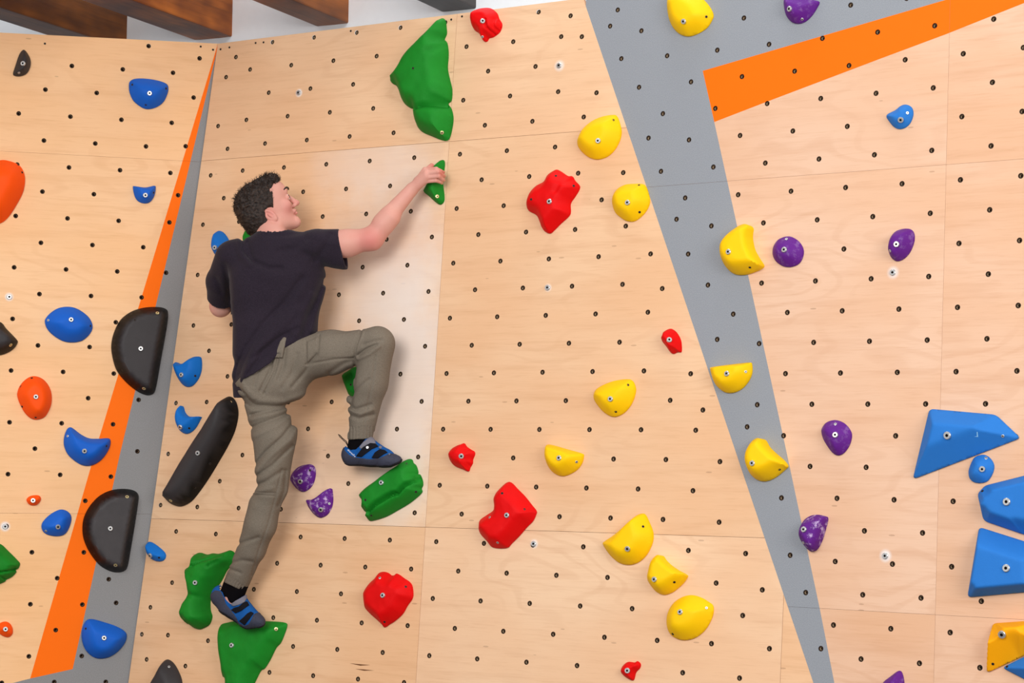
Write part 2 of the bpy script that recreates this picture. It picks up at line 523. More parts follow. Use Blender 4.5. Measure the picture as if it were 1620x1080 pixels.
M_CRACK = plain_mat('dark_veneer_split', lin(110, 70, 44), .9, .05)
for pl in ([(553, 1048.8), (570, 1050.3), (586, 1051.6), (570, 1052.6)], [(562, 1057.8), (575, 1058.4), (592, 1060.2), (576, 1060.6)]):
    vv = [(*WC.at(*p_), .0004) for p_ in pl] + [(*WC.at(*p_), -.001) for p_ in pl]
    cen_ = np.mean([v_[:2] for v_ in vv], 0)
    link('veneer_split', new_mesh('veneer_split', vv, [(0, 1, 2, 3), (7, 6, 5, 4)] + [(i, i + 4, (i + 1) % 4 + 4, (i + 1) % 4) for i in range(4)], (M_CRACK,), False), panel_of(wall_back, cen_), Matrix())

# ------------------------------------------------------------------ building behind: white wall, ceiling, floor mat, dark beams
def boxmesh(name, o, ax, ay, az, mat, bev=0.0):
    o, ax, ay, az = (np.array(q, float) for q in (o, ax, ay, az))
    bm = bmesh.new()
    vs = [bm.verts.new(o + ax * i + ay * j + az * k) for i, j, k in
          ((0, 0, 0), (1, 0, 0), (1, 1, 0), (0, 1, 0), (0, 0, 1), (1, 0, 1), (1, 1, 1), (0, 1, 1))]
    for f in ((0, 3, 2, 1), (4, 5, 6, 7), (0, 1, 5, 4), (1, 2, 6, 5), (2, 3, 7, 6), (3, 0, 4, 7)):
        bm.faces.new([vs[i] for i in f])
    bmesh.ops.recalc_face_normals(bm, faces=bm.faces)
    if bev:
        bmesh.ops.bevel(bm, geom=bm.edges[:], offset=bev, segments=2, affect='EDGES', profile=.6)
    me = bpy.data.meshes.new(name); bm.to_mesh(me); bm.free()
    me.materials.append(mat)
    return me
M_PLASTER = plain_mat('white_plaster', lin(246, 248, 250), 0.9, 0.1, 0, .04, 30)
M_MAT = plain_mat('grey_mat', lin(74, 74, 80), 0.8, 0.1, 0, .1, 30)
nh = np.array([WC.N[0], WC.N[1], 0]); nh /= np.linalg.norm(nh)
hh = np.array([-nh[1], nh[0], 0])
top = WC.world(WC.p(345, 69)); top2 = WC.world(WC.p(900, 0))
D_REAR = .55
rear0 = np.array(top) - nh * D_REAR
def rear_hit(px, py):
    d = CAMROT @ np.array([(px - CX) / F_PX, (py - CY) / F_PX, 1.0])
    c = np.array([0, 0, CAM_Z])
    return c + d * (((rear0 - c) @ nh) / (d @ nh))
if hh[0] < 0: hh = -hh
lo = rear0 - hh * 3.5; lo[2] = 0
tag(link('wall_rear', boxmesh('wall_rear', lo, hh * 9.0, -nh * .2, (0, 0, 5.4), M_PLASTER)), kind='structure')
clo = rear0 - hh * 4; clo[2] = 5.35
tag(link('ceiling', boxmesh('ceiling', clo, hh * 9, nh * 4.2, (0, 0, .2), M_PLASTER)), kind='structure')
tag(link('floor', boxmesh('floor', (-6, 1.0, -.15), (11, 0, 0), (0, 11, 0), (0, 0, .15), M_MAT)), kind='structure')

def beam_mat(name, base, hi, k):
    t = NT(name)
    co = t.coord()
    g = t.noise(t.mapping(co, (1.2, 26, 26)), 1.0, 4.0, .65)
    b = t.noise(t.mapping(co, (1.5, 4, 4), (k, 0, 0)), 1.0, 3.0, .6)
    c = t.mix(t.ramp(b, .35, .7), base, hi)
    c = t.mix(t.math('MULTIPLY', t.ramp(g, .5, .75), .6), c, tuple(x * .35 for x in base[:3]) + (1,))
    sc = t.noise(t.mapping(co, (5, 16, 16), (k, 3, 1)), 1.0, 5.0, .75)
    c = t.mix(t.math('MULTIPLY', t.ramp(sc, .70, .76), .6), c, lin(190, 150, 130))
    t.color(c); t.props(.42, .25); t.bump(g, .25, .004)
    return t.m
vd = CAMROT @ np.array([(2269 - CX) / F_PX, (656 - CY) / F_PX, 1.0])
bd = np.array([vd[0], vd[1], 0]); bd /= np.linalg.norm(bd)
br = np.array([bd[1], -bd[0], 0])
zb = np.mean([rear_hit(*p)[2] for p in ((367, 54), (549, 40), (749, 15))])
print('BEAMS', [round(float(rear_hit(*p)[2]), 3) for p in ((367, 54), (549, 40), (749, 15))], 'wall top', round(top[2], 3), round(top2[2], 3))
for (px, py, wd, dp, base, hi, lab) in (
        (200.5, 58, .17, .26, lin(84, 42, 10), lin(150, 84, 22), 'brown ceiling beam ending above the striped wall, beside the small grey gap'),
        (367, 54, .21, .26, lin(112, 52, 12), lin(216, 120, 36), 'orange-brown varnished ceiling beam ending above the fold of the wall'),
        (551, 40, .17, .26, lin(104, 54, 18), lin(176, 98, 36), 'brown ceiling beam between the orange-brown beam and the nearly black one'),
        (753, 14, .17, .26, lin(46, 40, 38), lin(76, 64, 60), 'nearly black ceiling beam ending beside the topmost red hold')):
    e = rear_hit(px, py); e[2] = zb
    L = 4.2
    o = bpy.data.objects.new('ceiling_beam', boxmesh('ceiling_beam', (0, 0, 0), (L, 0, 0), (0, wd, 0), (0, 0, dp), beam_mat('stained_beam', base, hi, px * .1), .008))
    COL.objects.link(o)
    left = -br
    o.matrix_world = Matrix([[-bd[0], left[0], 0, e[0] + bd[0] * .02], [-bd[1], left[1], 0, e[1] + bd[1] * .02], [0, 0, 1, zb], [0, 0, 0, 1]])
    # x axis runs back along the beam; mirrored frame is avoided by using the proper cross product
    if o.matrix_world.determinant() < 0:
        o.matrix_world = Matrix([[bd[0], left[0], 0, e[0] + bd[0] * .02 - bd[0] * L], [bd[1], left[1], 0, e[1] + bd[1] * .02 - bd[1] * L], [0, 0, 1, zb], [0, 0, 0, 1]])
    tag(o, lab, 'beam', 'dark ceiling beams', 'thing')
# ------------------------------------------------------------------ climbing holds
HB = hold_mat('blue_polyurethane', lin(18, 96, 200)); HBC = hold_mat('azure_polyurethane', lin(14, 112, 202))
HBV = hold_mat('pale_blue_polyurethane', lin(40, 118, 200), .7, .2, 0, .1, .5, 420.0)
HY = hold_mat('yellow_polyurethane', lin(252, 200, 0), .6, .2, 0, .04)
HR = hold_mat('red_polyurethane', lin(222, 4, 6), .6, .15, 0, .10)
HG = hold_mat('green_polyurethane', lin(22, 130, 34), .65, .18, 0, .35)
HP = hold_mat('purple_polyurethane', lin(96, 30, 132), .6, .2, .12, .15)
HPC = hold_mat('chalky_purple_polyurethane', lin(96, 30, 132), .65, .2, .75, .15)
HO = hold_mat('orange_polyurethane', lin(255, 84, 4), .6, .2, 0, .08)
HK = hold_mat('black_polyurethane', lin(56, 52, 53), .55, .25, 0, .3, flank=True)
HYO = hold_mat('amber_polyurethane', lin(255, 172, 4), .6, .2, 0, .04)

def spline(pts, sub=5):
    P = np.asarray(pts, float); n = len(P); out = []
    for i in range(n):
        p0, p1, p2, p3 = P[i - 1], P[i], P[(i + 1) % n], P[(i + 2) % n]
        for k in range(sub):
            t = k / sub
            out.append(.5 * (2 * p1 + (p2 - p0) * t + (2 * p0 - 5 * p1 + 4 * p2 - p3) * t * t + (3 * p1 - p0 - 3 * p2 + p3) * t ** 3))
    return np.array(out)

def rounded(pts, r=.12, sub=4):
    P = np.asarray(pts, float); n = len(P); out = []
    for i in range(n):
        a, b, c = P[i - 1], P[i], P[(i + 1) % n]
        la, lc = np.hypot(*(a - b)), np.hypot(*(c - b))
        q = min(r * 60, .3 * la, .3 * lc)
        s, e = b + (a - b) * q / la, b + (c - b) * q / lc
        for k in range(sub + 1):
            t = k / sub
            out.append((1 - t) ** 2 * s + 2 * t * (1 - t) * b + t * t * e)
    return np.array(out)

def param(n, sub, spec, base):                     # value per outline point from ranges of raw vertex indices (a ramp at both ends)
    v = np.full(n * sub, float(base))
    for i0, i1, val in spec:
        m = (i1 - i0) % n
        for k in range(0, m * sub + 1):
            e = min(1.0, min(k, m * sub - k) / (.45 * m * sub)) if m > 1 else 1
            e = e * e * (3 - 2 * e)
            j = (i0 * sub + k) % (n * sub)
            v[j] = base + (val - base) * e
    return v

ALL_HOLDS = []
def hold(W, label, group, mat, fr, pts, bolts=(), screws=(), golds=(), darks=(), H=.05, w=.055, g='round', lips=(), wid=(), rim=.006,
         tilt=(0, 0), rock=0.0, grooves=(), sharp=False, step=None, name='climbing_hold', cat='climbing hold', dent=(), rfreq=9.0, dual=0.0):
    ox, oy, s = fr
    T = lambda q: (ox + q[0] / s, oy + q[1] / s)
    raw = [T(q) for q in pts]
    if sharp:
        O = rounded(raw, .12, 4); n = len(O); rims = np.full(n, rim); ws = np.full(n, w)
        for i0, i1, val in wid:                    # edges of the raw polygon: the run after corner i0 up to corner i1
            k0, k1 = i0 * 5 + 4, i1 * 5 + (len(raw) * 5 if i1 <= i0 else 0)
            for k in range(k0, k1 + 1):
                ws[k % n] = val
    else:
        sub = 5
        O = spline(raw, sub); n = len(O)
        rims = param(len(raw), sub, lips, rim); ws = param(len(raw), sub, wid, w)
    loc = np.array([W.at(x, y, r) for (x, y), r in zip(O, rims)])
    c0 = (loc.min(0) + loc.max(0)) / 2
    loc -= c0
    size = np.ptp(loc, 0).max()
    st = step or (max(.0045, size / 58) if sharp else max(.0036, size / (52 if (rock or grooves) else 30)))
    # resample long edges so the rim has enough points
    pts2, r2, w2 = [], [], []
    for i in range(n):
        j = (i + 1) % n
        L = np.hypot(*(loc[j] - loc[i])); m = max(1, int(round(L / (st * .8))))
        if L < st * .12:
            continue
        for k in range(m):
            t = k / m
            pts2.append(loc[i] * (1 - t) + loc[j] * t); r2.append(rims[i] * (1 - t) + rims[j] * t); w2.append(ws[i] * (1 - t) + ws[j] * t)
    B, R_, W_ = np.array(pts2), np.array(r2), np.array(w2)
    n = len(B)
    gx = np.arange(B[:, 0].min(), B[:, 0].max(), st); gy = np.arange(B[:, 1].min(), B[:, 1].max(), st * .866)
    G = np.array([(x + (st / 2 if k % 2 else 0), y) for k, y in enumerate(gy) for x in gx])
    G = G[inside(G, B)]
    d, t = seg_dist(G, B, np.roll(B, -1, 0))
    G, d, t = G[d.min(1) > st * .5], d[d.min(1) > st * .5], t[d.min(1) > st * .5]
    # extra row just inside the rim for a clean rounded edge
    V = [Vector(map(float, q)) for q in np.vstack([B, G])]
    cv, ce, cf, *_ = delaunay_2d_cdt(V, [(i, (i + 1) % n) for i in range(n)], [], 0, 1e-7)
    P = np.array([tuple(q) for q in cv])
    cf = [tuple(q) for q in cf]
    cen = np.array([P[list(q)].mean(0) for q in cf])
    okf = inside(cen, B)
    d, t = seg_dist(P, B, np.roll(B, -1, 0))
    rj, wj = np.roll(R_, -1), np.roll(W_, -1)
    rr = R_[None] * (1 - t) + rj[None] * t
    ww = W_[None] * (1 - t) + wj[None] * t
    Hp = H + tilt[0] * P[:, 0] + tilt[1] * P[:, 1]
    xx = np.clip(d / ww, 0, 1)
    prof = np.sin(xx * math.pi / 2) if g == 'round' else (xx if g == 'lin' else 1 - (1 - xx) ** 2.6)
    h = (rr + (Hp[:, None] - rr) * prof).min(1)
    if sharp:
        lev = rr + (Hp[:, None] - rr) * np.minimum(d / ww, 1.25)
        hs_ = np.minimum(lev.min(1), H + .0 * P[:, 0])
        kk = 260.0
        h = -np.log(np.exp(-kk * np.c_[np.minimum(lev.min(1), H * 1.2), np.full(len(P), H)]).sum(1)) / kk
    dm = d.min(1)
    fade = np.clip(dm / (st * 1.5), 0, 1)
    if g == 'round':                               # gentle crown over the plateau
        h += H * .10 * np.clip(dm / max(dm.max(), 1e-6), 0, 1) * fade
    if rock:
        for i, q in enumerate(P):
            v = Vector((q[0] * rfreq + c0[0] * 3.1, q[1] * rfreq + c0[1] * 5.3, .3))
            h[i] += rock * fade[i] * (noise.noise(v) * 1.2 + .5 * noise.noise(v * 2.3) + .22 * noise.noise(v * 5.1))
    for line, dep, wd in grooves:
        gl = np.array([W.at(*T(q), H * .8) for q in line]) - c0
        h -= dep * np.exp(-(line_dist(P, gl) / wd) ** 2) * np.clip(dm / (st * .7), 0, 1)
    for (x, y), dep, wd in dent:
        q = W.at(*T((x, y)), H * .8) - c0
        h -= dep * np.exp(-(np.hypot(*(P - q).T) / wd) ** 2) * fade
    h = np.maximum(h, .003)
    onb = dm < 1e-6
    h[onb] = rr[np.arange(len(P)), d.argmin(1)][onb]
    v3 = [(q[0], q[1], z) for q, z in zip(P, h)]
    faces = []
    for q, o_ in zip(cf, okf):
        if o_:
            (x0, y0), (x1, y1), (x2, y2) = P[list(q)]
            faces.append(q if (x1 - x0) * (y2 - y0) - (x2 - x0) * (y1 - y0) > 0 else q[::-1])
    area2 = np.sum(B[:, 0] * np.roll(B[:, 1], -1) - B[:, 1] * np.roll(B[:, 0], -1))
    s0 = len(v3)
    cb = B.mean(0)
    v3 += [(q[0] + (cb[0] - q[0]) * .012, q[1] + (cb[1] - q[1]) * .012, 0.0002) for q in B]
    # map rim points back to the triangulation's vertices
    key = [int(np.argmin(((P - q) ** 2).sum(1))) for q in B]
    for i in range(n):
        j = (i + 1) % n
        f = (key[i], s0 + i, s0 + j, key[j])
        if len(set(f)) == 4:
            faces.append(f if area2 > 0 else f[::-1])
    faces.append(tuple(s0 + i for i in (range(n - 1, -1, -1) if area2 > 0 else range(n))))
    o = link(name, new_mesh(name, v3, faces, (mat,), True, None if sharp else 48), None, W.mat @ Matrix.Translation((c0[0], c0[1], 0)))
    if dual:                                       # smooth black flanks round a textured face; painted side shade on the long one
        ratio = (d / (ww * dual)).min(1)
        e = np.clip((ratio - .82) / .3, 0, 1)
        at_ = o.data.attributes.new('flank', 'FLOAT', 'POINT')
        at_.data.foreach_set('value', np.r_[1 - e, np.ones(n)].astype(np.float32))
    tag(o, label, cat, group)
    tri = np.array([f for f in faces if len(f) == 3])
    def surf(px, py):
        z = H
        for _ in range(8):
            q = W.at(px, py, z) - c0
            k = np.argsort(((P - q) ** 2).sum(1))[:3]
            wt = 1 / (((P[k] - q) ** 2).sum(1) + 1e-8)
            z = .5 * z + .5 * float((h[k] * wt).sum() / wt.sum())
        q = W.at(px, py, z) - c0
        # local slope
        k = np.argsort(((P - q) ** 2).sum(1))[:14]
        A_ = np.c_[P[k], np.ones(len(k))]
        sx, sy, _ = np.linalg.lstsq(A_, h[k], rcond=None)[0]
        nrm = Vector((-.7 * sx, -.7 * sy, 1)).normalized()
        return q, z, nrm
    def put(nm, me, q, k, up=.001, lab=None):
        p, z, nr = surf(*T(q))
        b = link(nm, me, o, Matrix.Translation((p[0], p[1], z + up)) @ nr.to_track_quat('Z', 'Y').to_matrix().to_4x4() @ Matrix.Diagonal((k, k, k, 1)))
        if lab: b['label'] = lab
    for q in bolts: put('bolt', BOLT, q, .95 if sharp else .74, .0025)
    for q in screws: put('screw', SCREW, q, .85)
    for q in golds: put('screw', GSCREW, q, .9, .001, 'small yellow-zinc screw')
    for q in darks: put('screw', DSCREW, q, .78, .0004, 'dark recessed screw')
    ALL_HOLDS.append(o)
    return o

T1, T2, T3 = (0, 0, 3), (540, 0, 3), (1080, 0, 3)
T4, T5, T6 = (0, 360, 3), (540, 360, 3), (1080, 360, 3)
T7, T8, T9 = (0, 720, 3), (540, 720, 3), (1080, 720, 3)
GB, GY, GR_, GG, GP, GO, GK = ('blue climbing holds', 'yellow climbing holds', 'red climbing holds', 'green climbing holds', 'purple climbing holds',
                               'orange climbing holds', 'black climbing holds')
# ---- wall with the painted stripes
hold(WL, 'small black wedge hold below the brown beams, topmost of the black holds', GK, HK, T1,
     [(62, 352), (72, 315), (90, 262), (105, 240), (118, 238), (136, 262), (146, 290), (143, 320), (128, 348), (105, 360), (80, 362)],
     [(109, 302)], [(90, 345)], H=.045, w=.03)
hold(WL, 'broad blue dome hold highest on the striped wall, under the beams', GB, HB, T1,
     [(612, 415), (616, 388), (640, 374), (690, 373), (745, 381), (788, 396), (799, 415), (795, 445), (775, 485), (740, 510), (700, 518), (670, 508), (635, 480), (617, 445)],
     [(709, 443)], (), (), [(628, 402), (788, 420), (692, 497)], H=.05)
hold(WL, 'small blue half-round hold with flat top edge, just beside the orange stripe', GB, HB, T1,
     [(631, 886), (640, 883), (690, 889), (733, 881), (739, 895), (732, 930), (714, 957), (690, 965), (663, 959), (645, 942), (635, 915)],
     [(689, 926)], (), (), [(729, 914)], H=.04, w=.03, wid=[(0, 3, .012)])
hold(WL, 'big orange dome hold cut by the frame edge, largest of the orange holds', GO, HO, T1,
     [(0, 760), (45, 764), (85, 780), (108, 806), (119, 850), (110, 910), (80, 970), (40, 1030), (0, 1060), (-60, 1065), (-120, 1020), (-150, 940), (-140, 850), (-90, 785)],
     [(-20, 900)], (), (), [(86, 783), (105, 818)], H=.075, w=.08)
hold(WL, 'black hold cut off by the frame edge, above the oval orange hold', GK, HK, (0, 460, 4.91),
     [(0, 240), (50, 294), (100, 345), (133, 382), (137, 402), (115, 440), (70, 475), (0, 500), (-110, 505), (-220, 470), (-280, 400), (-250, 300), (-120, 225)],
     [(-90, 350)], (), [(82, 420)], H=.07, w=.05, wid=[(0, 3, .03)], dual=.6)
hold(WL, 'blue lens-shaped hold with pointed ends, above the oval orange hold', GB, HB, (0, 460, 4.91),
     [(348, 240), (362, 203), (400, 165), (450, 135), (510, 123), (570, 128), (630, 155), (690, 205), (718, 262), (712, 310), (680, 355), (630, 390), (560, 401), (490, 390), (420, 350), (368, 298)],
     [(551, 224)], [(375, 228)], (), [(702, 272)], H=.055, w=.06)
hold(WL, 'upright oval orange hold with a steel bolt in its middle', GO, HO, (0, 460, 4.91),
     [(134, 800), (150, 745), (190, 695), (240, 665), (290, 665), (340, 690), (380, 740), (400, 800), (400, 870), (380, 930), (345, 980), (290, 1000), (240, 990), (195, 950), (160, 890), (140, 840)],
     [(278, 822)], (), (), [(162, 743), (247, 677), (172, 898), (277, 982)], H=.06, w=.045)
hold(WL, 'large blue crescent hold with scooped top overlapping the orange stripe', GB, HB, (80, 660, 5.4),
     [(112, 210), (120, 150), (143, 98), (170, 84), (198, 98), (260, 145), (330, 178), (410, 182), (492, 178), (512, 200), (505, 255), (470, 320), (420, 375), (350, 411), (280, 411), (210, 375), (150, 320), (120, 260)],
     [(289, 287)], [(146, 160)], (), [(478, 245)], H=.06, w=.055, wid=[(3, 9, .03)])
hold(WL, 'tiny orange hold with a white bolt, above the teardrop blue hold', GO, HO, T7,
     [(126, 213), (135, 198), (155, 190), (183, 190), (194, 203), (190, 220), (175, 235), (155, 238), (137, 232)], [(157, 214)], H=.03, w=.025)
hold(WL, 'blue teardrop hold with a white bolt, left of the lower black half-disc', GB, HB, (0, 770, 4.32),
     [(283, 270), (295, 235), (340, 190), (400, 157), (445, 158), (480, 185), (488, 225), (470, 285), (440, 325), (390, 337), (330, 328), (295, 305)],
     [(396, 272)], [(314, 300)], H=.045, w=.045)
hold(WL, 'green rock hold with two grooves, cut off by the frame edge', GG, HG, (0, 770, 4.32),
     [(0, 388), (60, 440), (118, 498), (137, 524), (127, 555), (108, 568), (112, 582), (82, 615), (42, 635), (36, 646), (0, 662), (-90, 690), (-200, 650), (-260, 560), (-220, 440), (-100, 370)],
     [(-80, 520)], H=.06, w=.05, rock=.006, grooves=[([(-60, 590), (20, 580), (108, 568)], .014, .005), ([(-40, 600), (10, 615), (42, 640)], .012, .004)])
hold(WL, 'small orange hold with dull bolt near the frame\'s lower left', GO, HO, (0, 770, 4.32),
     [(0, 930), (35, 919), (65, 930), (85, 962), (86, 1000), (68, 1022), (45, 1026), (10, 1012), (-18, 985), (-18, 950)], [(37, 971)], H=.03, w=.03)
hold(WL, 'lowest blue hold on the grey stripe, broad rounded fan', GB, HB, T7,
     [(387, 850), (395, 808), (412, 782), (440, 777), (490, 790), (550, 810), (590, 833), (602, 858), (590, 895), (555, 935), (510, 960), (460, 963), (420, 940), (395, 900)],
     [(493, 866)], (), (), [(407, 822)], H=.06, w=.055)
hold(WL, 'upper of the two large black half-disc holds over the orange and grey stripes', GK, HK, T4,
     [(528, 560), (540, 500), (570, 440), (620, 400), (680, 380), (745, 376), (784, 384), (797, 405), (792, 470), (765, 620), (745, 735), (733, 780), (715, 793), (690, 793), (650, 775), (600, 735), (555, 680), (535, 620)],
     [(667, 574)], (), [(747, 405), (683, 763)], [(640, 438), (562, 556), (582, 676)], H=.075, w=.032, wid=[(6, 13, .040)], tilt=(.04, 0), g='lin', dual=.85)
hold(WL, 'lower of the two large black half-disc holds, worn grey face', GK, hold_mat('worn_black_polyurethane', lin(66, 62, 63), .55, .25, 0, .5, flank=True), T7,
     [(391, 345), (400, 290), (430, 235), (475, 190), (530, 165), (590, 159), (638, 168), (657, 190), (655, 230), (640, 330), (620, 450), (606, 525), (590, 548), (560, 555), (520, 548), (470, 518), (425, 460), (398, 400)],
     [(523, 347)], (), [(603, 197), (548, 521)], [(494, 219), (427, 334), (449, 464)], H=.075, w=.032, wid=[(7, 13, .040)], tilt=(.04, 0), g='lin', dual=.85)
# ---- middle wall
hold(WC, 'black pointed hold cut by the bottom of the frame', GK, HK, T7,
     [(718, 1082), (745, 1030), (772, 982), (797, 968), (822, 985), (846, 1025), (863, 1080), (860, 1180), (830, 1260), (780, 1270), (730, 1230), (708, 1150)],
     (), [(803, 1003)], H=.06, w=.05)
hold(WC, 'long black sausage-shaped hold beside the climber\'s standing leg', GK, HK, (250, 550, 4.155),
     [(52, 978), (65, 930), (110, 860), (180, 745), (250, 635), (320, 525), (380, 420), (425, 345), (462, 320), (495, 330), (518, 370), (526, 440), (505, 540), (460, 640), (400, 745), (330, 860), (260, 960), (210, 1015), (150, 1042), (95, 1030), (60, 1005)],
     [(264, 692)], (), [(475, 358), (84, 1003)], [(438, 590), (343, 762), (244, 920)], H=.085, w=.055, wid=[(1, 7, .045)], dual=.4)  # flank black here paints the shading of the rounded side
hold(WC, 'small blue hold with a notched top, beside the grey stripe at the climber\'s hip height', GB, HBC, (250, 550, 4.155),
     [(105, 135), (104, 105), (118, 94), (138, 104), (170, 100), (220, 65), (258, 57), (282, 68), (284, 140), (265, 200), (230, 245), (195, 257), (160, 240), (125, 190)],
     [(157, 178)], (), (), [(245, 184)], H=.045, w=.04, wid=[(1, 7, .015)], lips=[(1, 7, .02)])
hold(WC, 'small blue crescent hold with a deep scoop, above the long black hold', GB, HBC, (250, 550, 4.155),
     [(115, 460), (122, 415), (138, 386), (151, 382), (158, 420), (180, 445), (220, 452), (270, 451), (277, 463), (250, 520), (215, 555), (180, 565), (145, 545), (122, 505)],
     [(150, 520)], (), (), [(205, 528)], H=.04, w=.035, lips=[(1, 9, .024)], wid=[(1, 9, .012)])
hold(WC, 'blue teardrop hold partly hidden behind the climber\'s shoulder', GB, HBC, T4,
     [(1007, 92), (1012, 52), (1025, 22), (1045, 15), (1066, 30), (1085, 60), (1091, 88), (1078, 120), (1058, 140), (1040, 143), (1022, 130), (1011, 112)],
     [(1022, 95)], (), (), [(1058, 120)], H=.045, w=.035)
hold(WC, 'green hold behind the climber\'s neck, mostly hidden', GG, HG, (350, 250, 7.714),
     [(272, 975), (298, 900), (328, 855), (352, 845), (400, 850), (480, 880), (530, 960), (530, 1080), (460, 1150), (360, 1150), (285, 1060)],
     (), (), H=.045, w=.035, rock=.003)
hold(WC, 'smallest blue hold, just beside the grey stripe near the big green rock', GB, HBC, T7,
     [(693, 435), (700, 415), (713, 410), (740, 425), (775, 455), (785, 475), (778, 495), (760, 503), (735, 500), (710, 485), (698, 465)],
     [(715, 475)], (), (), [(755, 485)], H=.035, w=.03)
hold(WC, 'tall lumpy green rock hold behind the standing foot\'s heel', GG, HG, (280, 850, 4.695),
     [(145, 120), (180, 113), (225, 126), (265, 117), (310, 120), (360, 105), (398, 95), (430, 120), (420, 190), (372, 240), (330, 320), (275, 400), (246, 470), (246, 540), (258, 590), (240, 645), (200, 671), (165, 682), (120, 668), (95, 640), (75, 640), (50, 590), (50, 540), (75, 470), (101, 420), (95, 360), (85, 290), (90, 220), (125, 198), (135, 160)],
     [(138, 335)], H=.075, w=.05, rock=.009, grooves=[([(125, 215), (180, 180), (250, 150), (330, 130), (395, 100)], .014, .006), ([(240, 215), (330, 150), (390, 120)], .010, .005), ([(100, 425), (150, 440)], .01, .012)])
hold(WC, 'green wedge hold carrying the toe of the climber\'s standing foot', GG, HG, (280, 850, 4.695),
     [(309, 740), (315, 680), (330, 645), (380, 630), (440, 620), (570, 621), (700, 622), (800, 631), (817, 652), (800, 710), (770, 780), (735, 820), (690, 910), (650, 972), (620, 992), (575, 1080), (540, 1150), (460, 1180), (370, 1150), (355, 1050), (335, 1020), (323, 920), (314, 820)],
     [(410, 800)], (), [(737, 680)], H=.058, w=.055, rock=.005, wid=[(3, 7, .024)])
hold(WC, 'biggest green hold, shark-fin shape high on the wall above the climber\'s hand', GG, HG, (600, 20, 4.909),
     [(85, 512), (95, 480), (150, 420), (200, 340), (260, 265), (330, 190), (410, 115), (460, 60), (490, 43), (514, 60), (520, 110), (522, 160), (505, 205), (525, 230), (535, 290), (535, 350), (530, 430), (545, 510), (562, 580), (565, 640), (558, 685), (535, 710), (560, 750), (574, 820), (565, 900), (545, 975), (520, 995), (470, 985), (410, 960), (340, 930), (300, 890), (278, 830), (272, 770), (274, 747), (245, 742), (200, 710), (170, 660), (150, 600), (133, 568), (105, 552), (88, 532)],
     (), (), [(488, 932)], [(263, 432)], H=.08, w=.06, rock=.007, grooves=[([(274, 745), (340, 722), (400, 718), (470, 705), (537, 710)], .022, .010), ([(500, 205), (440, 250), (400, 300)], .008, .012)],
     dent=[((400, 300), .008, .02), ((400, 690), .012, .025)])
hold(WC, 'topmost red hold with vertical wrinkles, at the wall\'s upper edge', GR_, HR, T2,
     [(615, 100), (620, 65), (640, 45), (685, 37), (715, 42), (738, 62), (748, 88), (762, 115), (752, 150), (722, 175), (700, 182), (692, 195), (680, 198), (668, 185), (655, 160), (630, 140)],
     [(672, 101)], [(670, 175)], H=.05, w=.035, rock=.006, grooves=[([(690, 95), (692, 130), (715, 165)], .012, .005), ([(715, 85), (718, 125), (738, 155)], .012, .005), ([(730, 90), (738, 130)], .008, .004)])
hold(WC, 'green leaf-shaped hold gripped by the climber\'s outstretched hand', GG, HG, (520, 230, 6),
     [(1003, 197), (1030, 165), (1060, 142), (1092, 140), (1098, 180), (1092, 240), (1086, 310), (1082, 370), (1087, 420), (1094, 470), (1093, 522), (1075, 553), (1050, 561), (1010, 535), (950, 480), (903, 437), (930, 390), (980, 280)],
     (), (), [(1031, 484)], H=.055, w=.045, wid=[(3, 11, .02)], rock=.002)
hold(WC, 'uppermost yellow hold on the middle wall, pointed at its upper corner', GY, HY, (820, 160, 4.909),
     [(457, 320), (465, 280), (500, 215), (570, 155), (650, 120), (735, 106), (767, 118), (790, 180), (800, 240), (785, 310), (745, 380), (690, 430), (620, 453), (560, 442), (505, 405), (468, 360)],
     [(622, 308)], (), (), [(738, 147)], H=.055, w=.055)
hold(WC, 'large jagged red hold between the climber\'s hand and the yellow holds', GR_, HR, (820, 160, 4.909),
     [(62, 800), (70, 750), (95, 700), (140, 655), (195, 625), (225, 575), (265, 545), (300, 531), (340, 550), (385, 580), (420, 583), (440, 615), (475, 655), (470, 690), (440, 740), (405, 795), (405, 860), (390, 895), (330, 950), (280, 1000), (245, 1028), (205, 1010), (180, 975), (165, 935), (140, 885), (80, 850)],
     [(244, 780)], (), (), [(292, 580), (430, 657), (100, 762)], H=.055, w=.05, rock=.006, grooves=[([(390, 585), (330, 650), (300, 700)], .007, .012)])
hold(WC, 'round yellow hold touching the grey band, second of the yellow holds from the top', GY, HY, (820, 160, 4.909),
     [(728, 790), (735, 730), (770, 680), (830, 648), (900, 641), (960, 642), (986, 655), (1006, 700), (1021, 770), (1005, 830), (960, 890), (900, 932), (840, 930), (790, 900), (750, 860)],
     [(851, 788)], (), (), [(937, 652), (942, 861)], H=.055, w=.05)
hold(WC, 'small red hold beside the grey band at mid height', GR_, HR, (920, 500, 5.684),
     [(721, 215), (735, 165), (750, 133), (800, 112), (838, 130), (870, 170), (893, 225), (898, 310), (885, 325), (860, 324), (825, 339), (795, 320), (760, 270)],
     [(791, 214)], H=.05, w=.03, rock=.002)
hold(WC, 'yellow rounded-triangle hold in the middle of the wall, below the small red hold', GY, HY, (920, 500, 5.684),
     [(107, 712), (125, 665), (180, 625), (270, 588), (350, 571), (422, 566), (458, 580), (480, 620), (487, 668), (470, 740), (435, 810), (380, 870), (310, 904), (250, 895), (190, 855), (140, 795), (114, 752)],
     [(263, 744)], (), (), [(418, 618), (308, 858)], H=.055, w=.055)
